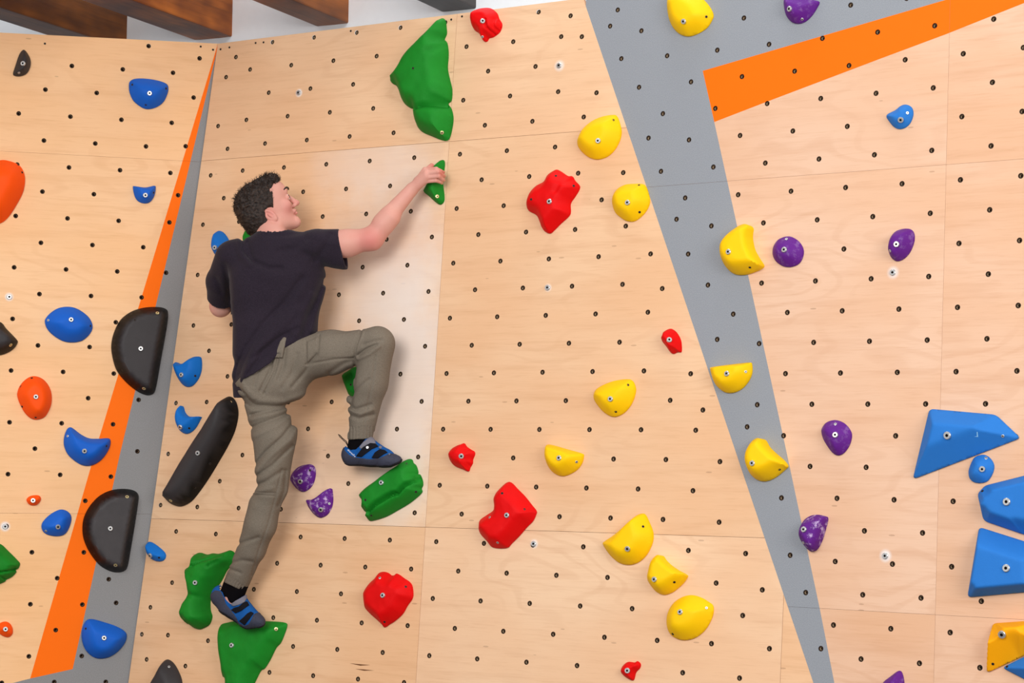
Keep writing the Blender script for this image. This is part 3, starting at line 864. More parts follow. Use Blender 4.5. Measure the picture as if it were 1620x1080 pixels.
hold(WC, 'small red hold with a ragged edge, above the heart-like red hold', GR_, HR, (700, 680, 5.4),
     [(54, 230), (57, 190), (85, 155), (130, 130), (160, 121), (185, 113), (205, 140), (240, 165), (270, 183), (274, 210), (258, 250), (255, 285), (235, 320), (220, 354), (170, 335), (110, 310), (74, 275)],
     [(163, 223)], H=.045, w=.035, rock=.005, grooves=[([(175, 230), (200, 290), (215, 340)], .006, .006), ([(200, 150), (180, 190)], .006, .006)])
hold(WC, 'big red boot-shaped hold between two panel rows, below the ragged red hold', GR_, HR, (700, 680, 5.4),
     [(309, 822), (320, 770), (380, 725), (430, 690), (442, 650), (439, 592), (460, 535), (510, 480), (555, 446), (592, 450), (640, 500), (700, 560), (760, 635), (802, 690), (797, 725), (770, 780), (720, 830), (660, 900), (590, 970), (545, 1009), (430, 1003), (380, 950), (330, 895), (311, 857)],
     [(553, 728)], [(405, 746), (472, 961)], (), [(510, 540), (700, 677)], H=.06, w=.05, rock=.005)
hold(WC, 'yellow half-moon hold with a flat sloping top, near the ragged small red hold', GY, HY, T5,
     [(966, 1085), (970, 1040), (980, 1029), (1010, 1033), (1080, 1053), (1140, 1070), (1150, 1082), (1140, 1120), (1110, 1155), (1055, 1179), (1010, 1165), (980, 1130)],
     [(1035, 1093)], [(1117, 1111)], H=.06, w=.045, wid=[(1, 6, .018)])
hold(WC, 'yellow wedge hold, topmost of the chain of three low yellow holds', GY, HY, (940, 800, 4.91),
     [(67, 295), (80, 275), (160, 220), (250, 140), (320, 80), (365, 60), (397, 66), (425, 120), (456, 200), (456, 270), (430, 340), (390, 400), (330, 445), (260, 459), (190, 440), (130, 390), (88, 335)],
     [(261, 333)], (), (), [(380, 160)], H=.06, w=.055, wid=[(1, 6, .03)])
hold(WC, 'yellow crescent hold with deep scoop, middle of the chain of three low yellow holds', GY, HY, (940, 800, 4.91),
     [(411, 560), (420, 500), (440, 430), (480, 385), (506, 384), (520, 415), (560, 455), (620, 495), (690, 530), (709, 550), (690, 597), (650, 640), (600, 675), (540, 691), (480, 665), (434, 610)],
     [(470, 570)], (), (), [(623, 592)], H=.06, w=.045, lips=[(1, 11, .045)], wid=[(1, 11, .012)])
hold(WC, 'lowest yellow egg-shaped hold of the chain of three', GY, HY, (940, 800, 4.91),
     [(561, 900), (575, 820), (620, 750), (690, 705), (760, 692), (830, 710), (890, 745), (923, 775), (923, 840), (890, 920), (840, 985), (770, 1030), (690, 1043), (620, 1020), (578, 975)],
     [(671, 824)], [(873, 792)], (), [(610, 995)], H=.055, w=.06)
hold(WC, 'red peach-shaped hold low on the wall, below the split green log hold', GR_, HR, (560, 890, 9),
     [(134, 440), (160, 370), (220, 290), (290, 225), (350, 150), (410, 127), (480, 138), (530, 175), (570, 176), (605, 152), (650, 170), (710, 215), (790, 270), (830, 340), (836, 490), (760, 610), (690, 730), (580, 830), (500, 880), (460, 910), (425, 916), (397, 880), (330, 815), (240, 735), (162, 650), (143, 590)],
     [(416, 462)], [(370, 215)], (), [(737, 340), (435, 840)], H=.055, w=.05, rock=.004)
hold(WC, 'green log-shaped hold with a split, under the raised climbing shoe', GG, HG, (500, 660, 6.356),
     [(444, 805), (470, 745), (530, 685), (640, 615), (750, 540), (840, 480), (910, 425), (962, 421), (978, 455), (1005, 480), (1025, 540), (1025, 570), (1047, 575), (1070, 630), (1074, 680), (1060, 715), (1066, 750), (1020, 800), (930, 870), (820, 935), (700, 1000), (560, 1041), (520, 1022), (507, 990), (520, 957), (490, 945), (471, 910), (480, 850)],
     [(661, 656)], (), (), [(497, 830), (1005, 748), (555, 985), (908, 465)], H=.065, w=.04, rock=.004,
     grooves=[([(520, 950), (610, 870), (720, 800), (770, 775), (830, 760), (900, 685), (960, 640), (1025, 572)], .028, .008)], wid=[(2, 7, .025)])
hold(WC, 'chalky purple dome hold touching the climber\'s knee, upper of the pair', GP, HPC, (440, 720, 9.82),
     [(189, 370), (210, 295), (270, 215), (350, 165), (440, 143), (512, 139), (557, 175), (577, 240), (570, 340), (540, 440), (480, 520), (400, 566), (330, 550), (260, 490), (209, 420)],
     [(352, 407)], (), (), [(495, 235)], H=.04, w=.04)
hold(WC, 'chalky purple scooped hold, lower of the pair beside the climber\'s knee', GP, HPC, (440, 720, 9.82),
     [(434, 706), (450, 690), (520, 685), (590, 650), (650, 605), (720, 550), (790, 517), (826, 522), (844, 600), (846, 720), (820, 830), (760, 920), (680, 966), (620, 960), (550, 910), (480, 820), (450, 760)],
     [(667, 842)], [(797, 750)], H=.04, w=.035, lips=[(0, 8, .022)], wid=[(0, 8, .012)])
hold(WC, 'green hold half hidden behind the bent knee', GG, HG, T5,
     [(4, 705), (30, 680), (70, 660), (100, 690), (105, 750), (75, 800), (40, 796), (25, 770)], (), (), (), [(45, 745)], H=.04, w=.03, rock=.003)
hold(WC, 'tiny red hold with a white bolt at the bottom of the frame', GR_, HR, T8,
     [(1326, 1025), (1335, 1000), (1360, 980), (1393, 982), (1405, 976), (1419, 990), (1415, 1010), (1397, 1030), (1386, 1066), (1365, 1062), (1340, 1045)],
     [(1359, 1021)], H=.03, w=.022)
# ---- wide wall with the grey band
hold(WR, 'yellow hold cut by the top of the frame, on the grey band', GY, HY, (0, 0, 1),
     [(1055, 6), (1060, -6), (1080, -20), (1104, -8), (1120, 7), (1128, 22), (1126, 32), (1117, 45), (1100, 55), (1085, 57.5), (1070, 50), (1059, 32)],
     [(1082, 34)], (), (), [(1117.5, 26.5)], H=.055, w=.055)
hold(WR, 'purple hold cut by the frame\'s top, on grey paint above the orange stripe', GP, HP, T3,
     [(480, 0), (482, 40), (492, 75), (515, 103), (545, 113), (580, 103), (615, 70), (640, 30), (648, 12), (640, 4), (600, -4), (560, -14), (500, -22)],
     [(509, 43)], [(568, 91)], H=.045, w=.04)
hold(WR, 'small blue teardrop hold alone on pale plywood under the orange stripe', GB, HBV, T3,
     [(967, 555), (975, 540), (1010, 522), (1035, 502), (1060, 496), (1085, 508), (1093, 540), (1080, 580), (1055, 605), (1025, 612), (1000, 600), (979, 575)],
     [(1036, 569)], [(1067, 536)], H=.035, w=.035)
hold(WR, 'scooped yellow crescent hold on the grey band\'s edge, beside the round purple hold', GY, HY, (1100, 340, 6),
     [(237, 330), (255, 250), (310, 175), (390, 115), (450, 87), (492, 90), (499, 115), (482, 160), (478, 210), (500, 310), (545, 390), (600, 460), (611, 490), (590, 520), (520, 555), (450, 571), (370, 560), (300, 505), (249, 420)],
     [(318, 350)], (), (), [(518, 497)], H=.07, w=.05, lips=[(2, 15, .055)], wid=[(2, 15, .012)])
hold(WR, 'round purple disc hold beside the scooped yellow crescent', GP, HP, (1100, 340, 6),
     [(732, 350), (745, 290), (785, 235), (850, 206), (910, 206), (970, 240), (1010, 290), (1026, 350), (1010, 420), (970, 470), (900, 494), (830, 485), (770, 445), (741, 400)],
     [(848, 330)], [(866, 230)], H=.04, w=.045)
hold(WR, 'purple egg-shaped hold just above a chalked bolt', GP, HP, T6,
     [(975, 90), (985, 50), (1010, 18), (1050, 5), (1085, 9), (1099, 35), (1095, 75), (1075, 120), (1045, 150), (1015, 159), (990, 142), (977, 112)],
     [(1016, 79)], [(985, 110)], H=.05, w=.035)
hold(WR, 'yellow half-disc hold with a flat level top in the middle of the grey band', GY, HY, (1110, 560, 4.907),
     [(66, 110), (72, 102), (130, 92), (250, 77), (370, 65), (389, 80), (389, 150), (360, 215), (310, 270), (250, 299), (190, 299), (140, 270), (98, 220), (73, 150)],
     [(199, 152)], [(343, 136)], H=.055, w=.045, wid=[(0, 5, .014)])
hold(WR, 'lowest yellow hold on the grey band, fan-shaped with dark shadow behind', GY, HY, (1110, 560, 4.907),
     [(339, 810), (350, 745), (385, 680), (425, 652), (452, 660), (475, 710), (530, 765), (600, 820), (647, 865), (647, 890), (610, 930), (550, 970), (490, 988), (430, 975), (378, 930), (349, 870)],
     [(396, 846)], (), (), [(605, 895)], H=.07, w=.05, lips=[(1, 10, .052)], wid=[(1, 10, .014)])
hold(WR, 'purple teardrop hold pointing down, right of the grey band at mid height', GP, HP, (1240, 640, 4.5),
     [(267, 190), (275, 160), (305, 125), (360, 109), (410, 120), (450, 150), (478, 195), (481, 235), (465, 290), (430, 340), (390, 361), (350, 345), (310, 295), (279, 240)],
     [(369, 215)], [(368, 139)], H=.04, w=.045)
hold(WR, 'chalk-streaked purple half-moon hold at the edge of the grey band', GP, HPC, (1240, 640, 4.5),
     [(107, 910), (115, 870), (145, 820), (190, 790), (240, 782), (276, 790), (284, 805), (265, 870), (245, 940), (220, 1010), (205, 1040), (190, 1043), (160, 1020), (130, 980), (111, 945)],
     [(145, 887)], [(141, 981)], H=.06, w=.045, lips=[(3, 12, .042)], wid=[(3, 12, .014)])
hold(WR, 'small blue egg-shaped hold tucked under the big blue kite-shaped volume', GB, HBV, (1430, 630, 6.353),
     [(649, 740), (660, 690), (688, 624), (716, 588), (768, 568), (822, 570), (870, 606), (901, 660), (900, 720), (870, 790), (830, 835), (770, 851), (700, 840), (659, 800)],
     [(788, 710)], [(826, 600)], H=.035, w=.04)
hold(WR, 'purple hold peeking over the bottom of the frame', GP, HP, T9,
     [(950, 1080), (985, 1050), (1025, 1022), (1041, 1035), (1050, 1080), (1050, 1140), (1020, 1180), (970, 1160), (945, 1120)], (), (), H=.045, w=.035)
VOL = 'blue faceted volumes'
kv = dict(name='climbing_volume', cat='climbing volume', sharp=True, g='lin', rim=.008)
vk = hold(WR, 'large blue faceted kite-shaped volume with a point on one side', VOL, HBV, (1430, 630, 6.353),
     [(256, 104), (925, 163), (1172, 397), (88, 812)], [(440, 372)], [(995, 378)], H=.075, w=.06, wid=[(3, 0, .055), (0, 1, .05), (1, 2, .075), (2, 3, .075)], **kv)
hold(WR, 'blue faceted volume with clipped corner, second of the blue volumes from the top', VOL, HBV, (1500, 740, 3.176),
     [(147, 130), (185, 88), (480, 14), (540, 200), (500, 345), (381, 335), (177, 265)], [(296, 170)], (), (), [(172, 116)], H=.07, w=.05,
     wid=[(6, 0, .03), (0, 1, .03), (1, 2, .03), (5, 6, .04)], **kv)
hold(WR, 'blue faceted volume with a square corner, third of the blue volumes from the top', VOL, HBV, (1500, 740, 3.176),
     [(155, 296), (500, 405), (520, 612), (96, 650)], [(294, 503)], H=.08, w=.06, wid=[(3, 0, .035), (0, 1, .055), (2, 3, .025)], **kv)
hold(WR, 'amber-yellow angular volume cut by the frame edge', 'amber volume', HYO, (1500, 740, 3.176),
     [(222, 780), (480, 762), (500, 885), (381, 942), (191, 1030)], [(272, 836)], (), (), [(225, 984)], H=.075, w=.06, wid=[(4, 0, .02), (3, 4, .085), (0, 1, .02)], **kv)
hold(WR, 'lowest blue volume, under the amber volume at the frame corner', VOL, HBV, (1500, 740, 3.176),
     [(270, 1003), (381, 948), (520, 900), (540, 1080), (420, 1080)], (), (), (), [(296, 998)], H=.06, w=.05, **kv)
# small pale sliver-shaped mark on the kite-shaped volume
M_MARK = plain_mat('pale_blue_mark', lin(150, 205, 240), .5, .3)
def decal(o, W, pxs, mat, name, lift=.0012, z=.075):
    inv = o.matrix_world.inverted()
    v = []
    for x, y in pxs:
        a, b = W.at(x, y, z)
        q = inv @ W.world((a, b, z)); v.append(q)
    me = o.data
    from mathutils.bvhtree import BVHTree
    bv = BVHTree.FromPolygons([p.co for p in me.vertices], [tuple(p.vertices) for p in me.polygons])
    vv = []
    for q in v:
        r = bv.ray_cast(Vector((q.x, q.y, 1)), Vector((0, 0, -1)))
        vv.append((q.x, q.y, (r[0].z if r[0] else q.z) + lift))
    n = len(vv)
    vv += [(x, y, zz - lift * 1.5) for x, y, zz in vv]
    f = [tuple(range(n)), tuple(range(2 * n - 1, n - 1, -1))] + [(i, i + n, (i + 1) % n + n, (i + 1) % n) for i in range(n)]
    return link(name, new_mesh(name, vv, f, (mat,), False), o, Matrix())
decal(vk, WR, [(1430 + x / 6.353, 630 + y / 6.353) for x, y in ((680, 380), (705, 375), (716, 334), (722, 334), (712, 382))], M_MARK, 'sliver_mark')
# ------------------------------------------------------------------ the climber
class Field:
    """distance field on a regular grid in the middle wall's own frame (a, b, out of the wall)"""
    def __init__(s, lo, hi, h):
        s.h = h
        s.lo = np.array(lo, np.float32)
        s.n = np.ceil((np.array(hi) - lo) / h).astype(int) + 1
        s.ax = [(s.lo[k] + h * np.arange(s.n[k])).astype(np.float32) for k in range(3)]
        s.F = np.full(s.n, 0.2, np.float32)
    def box(s, lo, hi, pad):
        i0 = np.clip(np.floor((np.array(lo) - pad - s.lo) / s.h).astype(int), 0, s.n - 1)
        i1 = np.clip(np.ceil((np.array(hi) + pad - s.lo) / s.h).astype(int) + 1, 1, s.n)
        sl = tuple(slice(a, b) for a, b in zip(i0, i1))
        x = s.ax[0][sl[0]][:, None, None]; y = s.ax[1][sl[1]][None, :, None]; z = s.ax[2][sl[2]][None, None, :]
        return sl, x, y, z
    @staticmethod
    def smin(a, b, k):
        if k <= 0:
            return np.minimum(a, b)
        h = np.maximum(k - np.abs(a - b), 0) / k
        return np.minimum(a, b) - h * h * k * .25
    def cone(s, A, B, r1, r2, k=.02, sub=False):
        A, B = np.array(A, np.float32), np.array(B, np.float32)
        R = max(r1, r2)
        sl, x, y, z = s.box(np.minimum(A, B) - R, np.maximum(A, B) + R, max(k, .0) + 3 * s.h + .01)
        d = B - A; L2 = float(d @ d) + 1e-12
        t = np.clip(((x - A[0]) * d[0] + (y - A[1]) * d[1] + (z - A[2]) * d[2]) / L2, 0, 1)
        D = np.sqrt((x - A[0] - t * d[0]) ** 2 + (y - A[1] - t * d[1]) ** 2 + (z - A[2] - t * d[2]) ** 2) - (r1 + t * (r2 - r1))
        s.put(sl, D, k, sub)
    def ell(s, C, axes, rad, k=.02, sub=False):
        C = np.array(C, np.float32); axes = np.array(axes, np.float32); rad = np.array(rad, np.float32)
        ext = np.sqrt(((axes * rad[:, None]) ** 2).sum(0))
        sl, x, y, z = s.box(C - ext, C + ext, max(k, 0) + 3 * s.h + .01)
        q = [((x - C[0]) * a[0] + (y - C[1]) * a[1] + (z - C[2]) * a[2]) for a in axes]
        k0 = np.sqrt(sum((qi / r) ** 2 for qi, r in zip(q, rad)))
        k1 = np.sqrt(sum((qi / (r * r)) ** 2 for qi, r in zip(q, rad))) + 1e-9
        D = k0 * (k0 - 1) / k1
        s.put(sl, D, k, sub)
    def put(s, sl, D, k, sub):
        D = D.astype(np.float32)
        s.F[sl] = -s.smin(-s.F[sl], D, k) if sub else s.smin(s.F[sl], D, k)
    def plane(s, p, n, k=0):                      # keep the side against n
        n = np.array(n, np.float32) / np.linalg.norm(n); p = np.array(p, np.float32)
        D = (s.ax[0][:, None, None] - p[0]) * n[0] + (s.ax[1][None, :, None] - p[1]) * n[1] + (s.ax[2][None, None, :] - p[2]) * n[2]
        s.F = -s.smin(-s.F, -D, k)
    def band(s, w):                               # grid points near the surface, and their pixels in the photograph's projection
        I = np.argwhere(np.abs(s.F) < w)
        P = np.stack([s.ax[k][I[:, k]] for k in range(3)], 1).astype(float)
        return I, P
    def mesh(s, k0=1):
        F = s.F
        S = F < 0
        nx, ny, nz = s.n - 1
        cnt = np.zeros((nx, ny, nz), np.int8)
        for i in (0, 1):
            for j in (0, 1):
                for k in (0, 1):
                    cnt += S[i:i + nx, j:j + ny, k:k + nz]
        act = (cnt > 0) & (cnt < 8)
        I = np.argwhere(act)
        acc = np.zeros((len(I), 3)); num = np.zeros(len(I))
        corners = [(i, j, k) for i in (0, 1) for j in (0, 1) for k in (0, 1)]
        for c in corners:
            for ax in range(3):
                if c[ax] == 0:
                    e = list(c); e[ax] = 1
                    v0 = F[I[:, 0] + c[0], I[:, 1] + c[1], I[:, 2] + c[2]]; v1 = F[I[:, 0] + e[0], I[:, 1] + e[1], I[:, 2] + e[2]]
                    m = (v0 < 0) != (v1 < 0)
                    t = np.where(m, v0 / np.where(m, v0 - v1, 1), 0)
                    q = np.array(c, float)[None].repeat(len(I), 0); q[:, ax] += t
                    acc[m] += q[m]; num[m] += 1
        V = s.lo + (I + acc / num[:, None]) * s.h
        idx = np.full(act.shape, -1, np.int64); idx[tuple(I.T)] = np.arange(len(I))
        Q = []
        for ax in range(3):
            u, v = (ax + 1) % 3, (ax + 2) % 3
            sl0 = [slice(1, -1)] * 3; sl1 = [slice(1, -1)] * 3
            sl0[ax] = slice(0, -1); sl1[ax] = slice(1, None)
            a, b = S[tuple(sl0)], S[tuple(sl1)]
            E = np.argwhere(a != b)
            sg = a[tuple(E.T)]
            base = E.copy(); base[:, u] += 1; base[:, v] += 1
            def at(du, dv):
                q = base.copy(); q[:, u] -= du; q[:, v] -= dv
                return idx[q[:, 0], q[:, 1], q[:, 2]]
            q = np.stack([at(1, 1), at(0, 1), at(0, 0), at(1, 0)], 1)
            q[~sg] = q[~sg][:, ::-1]
            Q.append(q)
        Q = np.vstack(Q)
        Q = Q[(Q >= 0).all(1)]
        return V, Q

def biggest(V, Q, near=False):                                # keep the largest connected piece
    lab = np.arange(len(V))
    E = np.vstack([Q[:, [0, 1]], Q[:, [1, 2]], Q[:, [2, 3]], Q[:, [3, 0]]])
    while True:
        old = lab.copy()
        m = np.minimum(lab[E[:, 0]], lab[E[:, 1]])
        np.minimum.at(lab, E[:, 0], m); np.minimum.at(lab, E[:, 1], m)
        lab = lab[lab]
        if (lab == old).all():
            break
    ids, cnt = np.unique(lab, return_counts=True)
    keep = lab == (lab[(V @ -VIEW).argmax()] if near else ids[cnt.argmax()])
    re = np.cumsum(keep) - 1
    Q = Q[keep[Q].all(1)]
    return V[keep], re[Q]

def smooth_mesh(V, Q, it=2, lam=.5):
    E = np.vstack([Q[:, [0, 1]], Q[:, [1, 2]], Q[:, [2, 3]], Q[:, [3, 0]]])
    deg = np.bincount(E.ravel(), minlength=len(V)).astype(float)
    for n in range(it):
        for l in (lam, -lam * 1.04):
            A = np.zeros_like(V)
            for k in range(3):
                A[:, k] = np.bincount(E[:, 0], V[E[:, 1], k], len(V)) + np.bincount(E[:, 1], V[E[:, 0], k], len(V))
            V = V + l * (A / np.maximum(deg, 1)[:, None] - V)
    return V

def quad_mesh(name, V, Q, mat, cols=None):
    me = bpy.data.meshes.new(name)
    me.vertices.add(len(V)); me.vertices.foreach_set('co', V.astype(np.float32).ravel())
    me.loops.add(len(Q) * 4); me.loops.foreach_set('vertex_index', Q.astype(np.int32).ravel())
    me.polygons.add(len(Q)); me.polygons.foreach_set('loop_start', np.arange(0, len(Q) * 4, 4, dtype=np.int32))
    me.polygons.foreach_set('use_smooth', np.ones(len(Q), bool))
    if cols is not None:
        at = me.color_attributes.new('tint', 'FLOAT_COLOR', 'POINT')
        c = np.ones((len(V), 4), np.float32); c[:, :3] = cols
        at.data.foreach_set('color', c.ravel())
    me.update(calc_edges=True); me.validate()
    me.materials.append(mat)
    return me

def px_of(P):
    return WC.px(np.asarray(P, float))
J = WC.p
MPX = 1 / 398.0                                   # metres per pixel at the climber
def vec(c):                                       # camera-frame direction -> wall frame
    w = CAMROT @ np.array(c, float)
    return np.array([w @ WC.A, w @ WC.B, w @ WC.N])
VIEW = vec((0, 0, 1))

# joints: pixel in the photograph and distance from the wall
NECK = J(432, 380, .31)
SHL, SHR = J(366, 406, .36), J(506, 388, .245)
ELL, WRL = J(349, 484, .215), J(399, 414, .10)
ELR, WRR = J(588, 377, .165), J(652, 299, .105)
HIPL, HIPR = J(407, 585, .285), J(458, 572, .225)
KNR, ANR = J(597, 541, .165), J(570, 690, .115)
KNL, ANL = J(431, 770, .205), J(374, 922, .125)
print('LIMBS', [round(float(np.linalg.norm(a - b)), 3) for a, b in ((SHL, SHR), (SHL, ELL), (ELL, WRL), (SHR, ELR), (ELR, WRR), (HIPR, KNR), (KNR, ANR), (HIPL, KNL), (KNL, ANL), (NECK, .5 * (HIPL + HIPR)))])
# head frame
HC = J(424.5, 333, .285)
fF = vec((.82, -.46, .33)); fF /= np.linalg.norm(fF)
fU = vec((-.46, -.885, -.05)); fU -= fU @ fF * fF; fU /= np.linalg.norm(fU)
fS = np.cross(fF, fU)
HS = .94
def HD(f, u, s):
    return HC + HS * (f * fF + u * fU + s * fS)
HAX = [fF, fU, fS]

def torso(f, g):                                  # g: extra thickness of cloth
    f.cone(SHL + (SHR - SHL) * .10, SHL + (SHR - SHL) * .9, .058 + g, .056 + g, .02)
    f.cone(NECK + fU * 0, J(432, 420, .29), .058 + g, .09 + g, .05)
    f.cone(J(402, 440, .315), J(476, 432, .235), .098 + g, .094 + g, .05)
    f.cone(J(404, 470, .31), J(470, 466, .235), .095 + g, .092 + g, .05)
    f.cone(J(409, 520, .30), J(463, 515, .235), .092 + g, .092 + g, .05)
    f.cone(J(410, 560, .295), J(458, 552, .24), .094 + g, .094 + g, .05)

def legs(f, g, cloth):
    f.cone(HIPL + (0, .01, 0), HIPR, .098 + g, .098 + g, .04)
    f.cone(J(412, 604, .30), J(452, 604, .245), .082 + g, .084 + g, .04)
    # standing leg
    f.cone(HIPL, J(432, 690, .245), .088 + g, .075 + g, .04)
    f.cone(J(432, 690, .245), KNL, .074 + g, .057 + g, .03)
    f.cone(KNL, J(413, 830, .185), .055 + g, .056 + g, .03)
    f.cone(J(413, 830, .185), ANL, .056 + g, .050 if cloth else .030, .03)
    # raised leg
    f.cone(HIPR, J(530, 558, .2), .088 + g, .078 + g, .04)
    f.cone(J(530, 558, .2), KNR, .078 + g, .058 + g, .03)
    f.cone(KNR, J(588, 600, .145), .056 + g, .056 + g, .02)
    f.cone(J(588, 600, .145), ANR, .056 + g, .050 if cloth else .030, .03)

# ---- body: one continuous surface (head, neck, trunk, arms, hands, legs)
bd_lo = np.minimum.reduce([J(318, 1005, .0), J(318, 255, .0), J(318, 1005, .5), J(318, 255, .5)]); bd_hi = np.maximum.reduce([J(715, 255, .0), J(715, 1005, 0.), J(715, 255, .5)])
bd_lo[2], bd_hi[2] = .0, .47
BF = Field(bd_lo, bd_hi, .0032)
torso(BF, -.034)
legs(BF, -.028, False)
# feet inside the shoes
BF.cone(ANL, J(360, 950, .112), .030, .031, .02); BF.cone(J(360, 950, .112), J(404, 978, .11), .032, .022, .02)
BF.cone(ANR, J(562, 718, .105), .030, .031, .02); BF.cone(J(562, 718, .105), J(618, 727, .095), .032, .02, .02)
# arms
BF.cone(SHR, J(548, 385, .2), .052, .050, .03)
BF.cone(J(548, 385, .2), ELR, .049, .044, .03)
BF.cone(ELR - (0, .004, 0), J(617, 344, .145), .042, .040, .02)
BF.cone(J(606, 352, .15), WRR, .039, .0255, .02)
BF.cone(SHL, J(350, 445, .29), .046, .043, .03)
BF.cone(J(350, 445, .29), ELL, .043, .041, .03)
BF.cone(ELL, J(372, 452, .16), .041, .037, .02); BF.cone(J(372, 452, .16), WRL, .037, .026, .02)
# hands: palm first, then each finger joined to the palm but kept apart from its neighbours
def hand(W0, mcp, pip, dip, tip, thumb, rads, back):
    for q, r in zip(mcp, (.0118, .0122, .0118, .0108)):
        BF.cone(W0 + (q - W0) * .12, q, .0150, r, .010)
    BF.cone(W0, .5 * (mcp[1] + mcp[2]), .019, .013, .012)
    tmp = []
    for a, b, c, d, r in zip(mcp, pip, dip, tip, rads):
        BF.cone(a, b, r * 1.12, r, .0035); BF.cone(b, c, r, r * .92, .002); BF.cone(c, d, r * .92, r * .82, .002)
    BF.cone(thumb[0], thumb[1], .0150, .0112, .010); BF.cone(thumb[1], thumb[2], .0110, .0092, .002)
hand(WRR, [J(672.5, 268.5, .108), J(674.5, 274, .113), J(675, 280.5, .110), J(673, 286.5, .103)],
     [J(690, 267, .103), J(693.5, 272, .103), J(694, 278.5, .098), J(689.5, 285.5, .092)],
     [J(697, 270.5, .078), J(699, 277, .076), J(699, 283.5, .072), J(696, 287.5, .070)],
     [J(701.5, 272.5, .050), J(702.5, 278.5, .048), J(702, 285, .045), J(699, 289.5, .046)],
     [J(661, 285, .10), J(673, 270.5, .075), J(683, 261.5, .060)], (.0085, .0088, .0086, .0078), 0)
hand(WRL, [J(400, 396, .088), J(406, 394, .088), J(412, 394, .086), J(418, 396, .082)],
     [J(399, 384, .085), J(405, 381, .085), J(412, 381, .083), J(419, 385, .08)],
     [J(401, 378, .068), J(407, 375, .068), J(414, 376, .066), J(420, 380, .065)],
     [J(403, 376, .050), J(409, 373, .050), J(416, 374, .050), J(422, 378, .050)],
     [J(406, 408, .09), J(420, 402, .07), J(428, 396, .058)], (.0085, .0088, .0086, .0078), 0)
# neck and head
BF.cone(HD(-.035, -.055, 0), NECK, .056, .062, .03)
BF.ell(HD(-.015, .03, 0), HAX, np.array((.098, .090, .077)) * HS, .02)
BF.ell(HD(.03, -.02, 0), HAX, np.array((.066, .085, .064)) * HS, .025)
for s in (-1, 1):
    BF.cone(HD(-.002, -.068, s * .050), HD(.072, -.098, s * .014), .020, .017, .025)
    BF.ell(HD(.066, -.016, s * .044), HAX, (.022, .020, .020), .02)
BF.ell(HD(.082, -.096, 0), HAX, (.018, .016, .020), .015)
BF.cone(HD(.020, -.085, 0), HD(.075, -.09, 0), .03, .018, .02)
BF.ell(HD(.046, .058, 0), HAX, (.062, .056, .062), .02)
BF.cone(HD(.093, .040, -.03), HD(.093, .040, .03), .012, .012, .015)
for s in (-1, 1):
    BF.ell(HD(.114, .014, s * .031), HAX, (.018, .013, .017), .010, True)
    BF.ell(HD(.090, .012, s * .031), HAX, (.0125, .0115, .0140), .004)
BF.cone(HD(.102, .022, 0), HD(.122, -.022, 0), .0085, .0115, .010)
BF.ell(HD(.126, -.027, 0), HAX, (.011, .010, .0115), .008)
for s in (-1, 1):
    BF.ell(HD(.108, -.031, s * .012), HAX, (.012, .0085, .0075), .006)
BF.cone(HD(.094, -.052, -.016), HD(.094, -.052, .016), .0080, .0080, .008)
BF.ell(HD(.103, -.0515, 0), HAX, (.0075, .0055, .020), .004); BF.ell(HD(.101, -.064, 0), HAX, (.008, .0060, .018), .004)
BF.ell(HD(.112, -.0578, 0), HAX, (.010, .0016, .022), .003, True)
# ears (the one facing the camera is the right one)
ea = (.86 * fU - .5 * fF); ea /= np.linalg.norm(ea); eb = np.cross(fS, ea)
for s in (-1, 1):
    c = HD(-.022, -.025, s * .071)
    sd = fS * s
    out = (sd - .45 * fF); out /= np.linalg.norm(out); e2 = np.cross(out, ea)
    BF.ell(c + .006 * out, [ea, e2, out], (.032, .0185, .0085), .006)
    BF.ell(c + .0165 * out + .003 * ea, [ea, e2, out], (.0235, .0120, .0115), .003, True)
    BF.ell(c + .010 * out - .002 * ea, [ea, e2, out], (.013, .005, .006), .004)
    BF.ell(c + .008 * out - .024 * ea, [ea, e2, out], (.009, .009, .007), .005)
BV, BQ = BF.mesh()
BV = smooth_mesh(BV, BQ, 1, .4)
bp = px_of(BV)
rel = (BV - HC) / HS
hf, hu, hs = rel @ fF, rel @ fU, rel @ fS
skin = np.array(lin(214, 158, 142)[:3]); pink = np.array(lin(206, 110, 104)[:3]); pale = np.array(lin(232, 190, 176)[:3])
col = np.repeat(skin[None], len(BV), 0)
def tint(mask, c, k):
    col[:] = col * (1 - (mask * k)[:, None]) + np.array(c)[None] * (mask * k)[:, None]
gauss = lambda d, s: np.exp(-(d / s) ** 2)
nz = np.array([noise.noise(Vector(v) * 26) for v in BV[::1]]) if len(BV) < 4e5 else np.zeros(len(BV))
tint(np.clip(nz * .5 + .4, 0, 1), pink, .18)
tint(gauss(np.hypot(bp[:, 0] - 585, bp[:, 1] - 380), 22), pink, .65)
head = (np.abs(hf) < .16) & (np.abs(hu) < .16) & (np.abs(hs) < .12)
tint(head * gauss(np.linalg.norm(np.c_[hf - .07, hu + .03, np.abs(hs) - .05], axis=1), .035), pink, .45)
tint(head * gauss(np.linalg.norm(np.c_[(hf - .104), (hu + .0575) * 1.8, hs * .55], axis=1), .013), lin(176, 82, 80)[:3], .8)
tint(head * gauss(np.linalg.norm(np.c_[hf - .125, hu + .027, hs], axis=1), .02), pink, .45)
tint(head * gauss(np.linalg.norm(np.c_[hf + .022, hu + .018, hs - .08], axis=1), .03), pink, .45)
tint(gauss(np.hypot(bp[:, 0] - 700, bp[:, 1] - 274), 8) * (bp[:, 0] > 640), lin(190, 84, 70)[:3], .55)
tint(gauss(np.hypot(bp[:, 0] - 683, bp[:, 1] - 261), 6), lin(190, 84, 70)[:3], .5)
tint(gauss(np.hypot(bp[:, 0] - 350, bp[:, 1] - 492), 12), pale, .3)
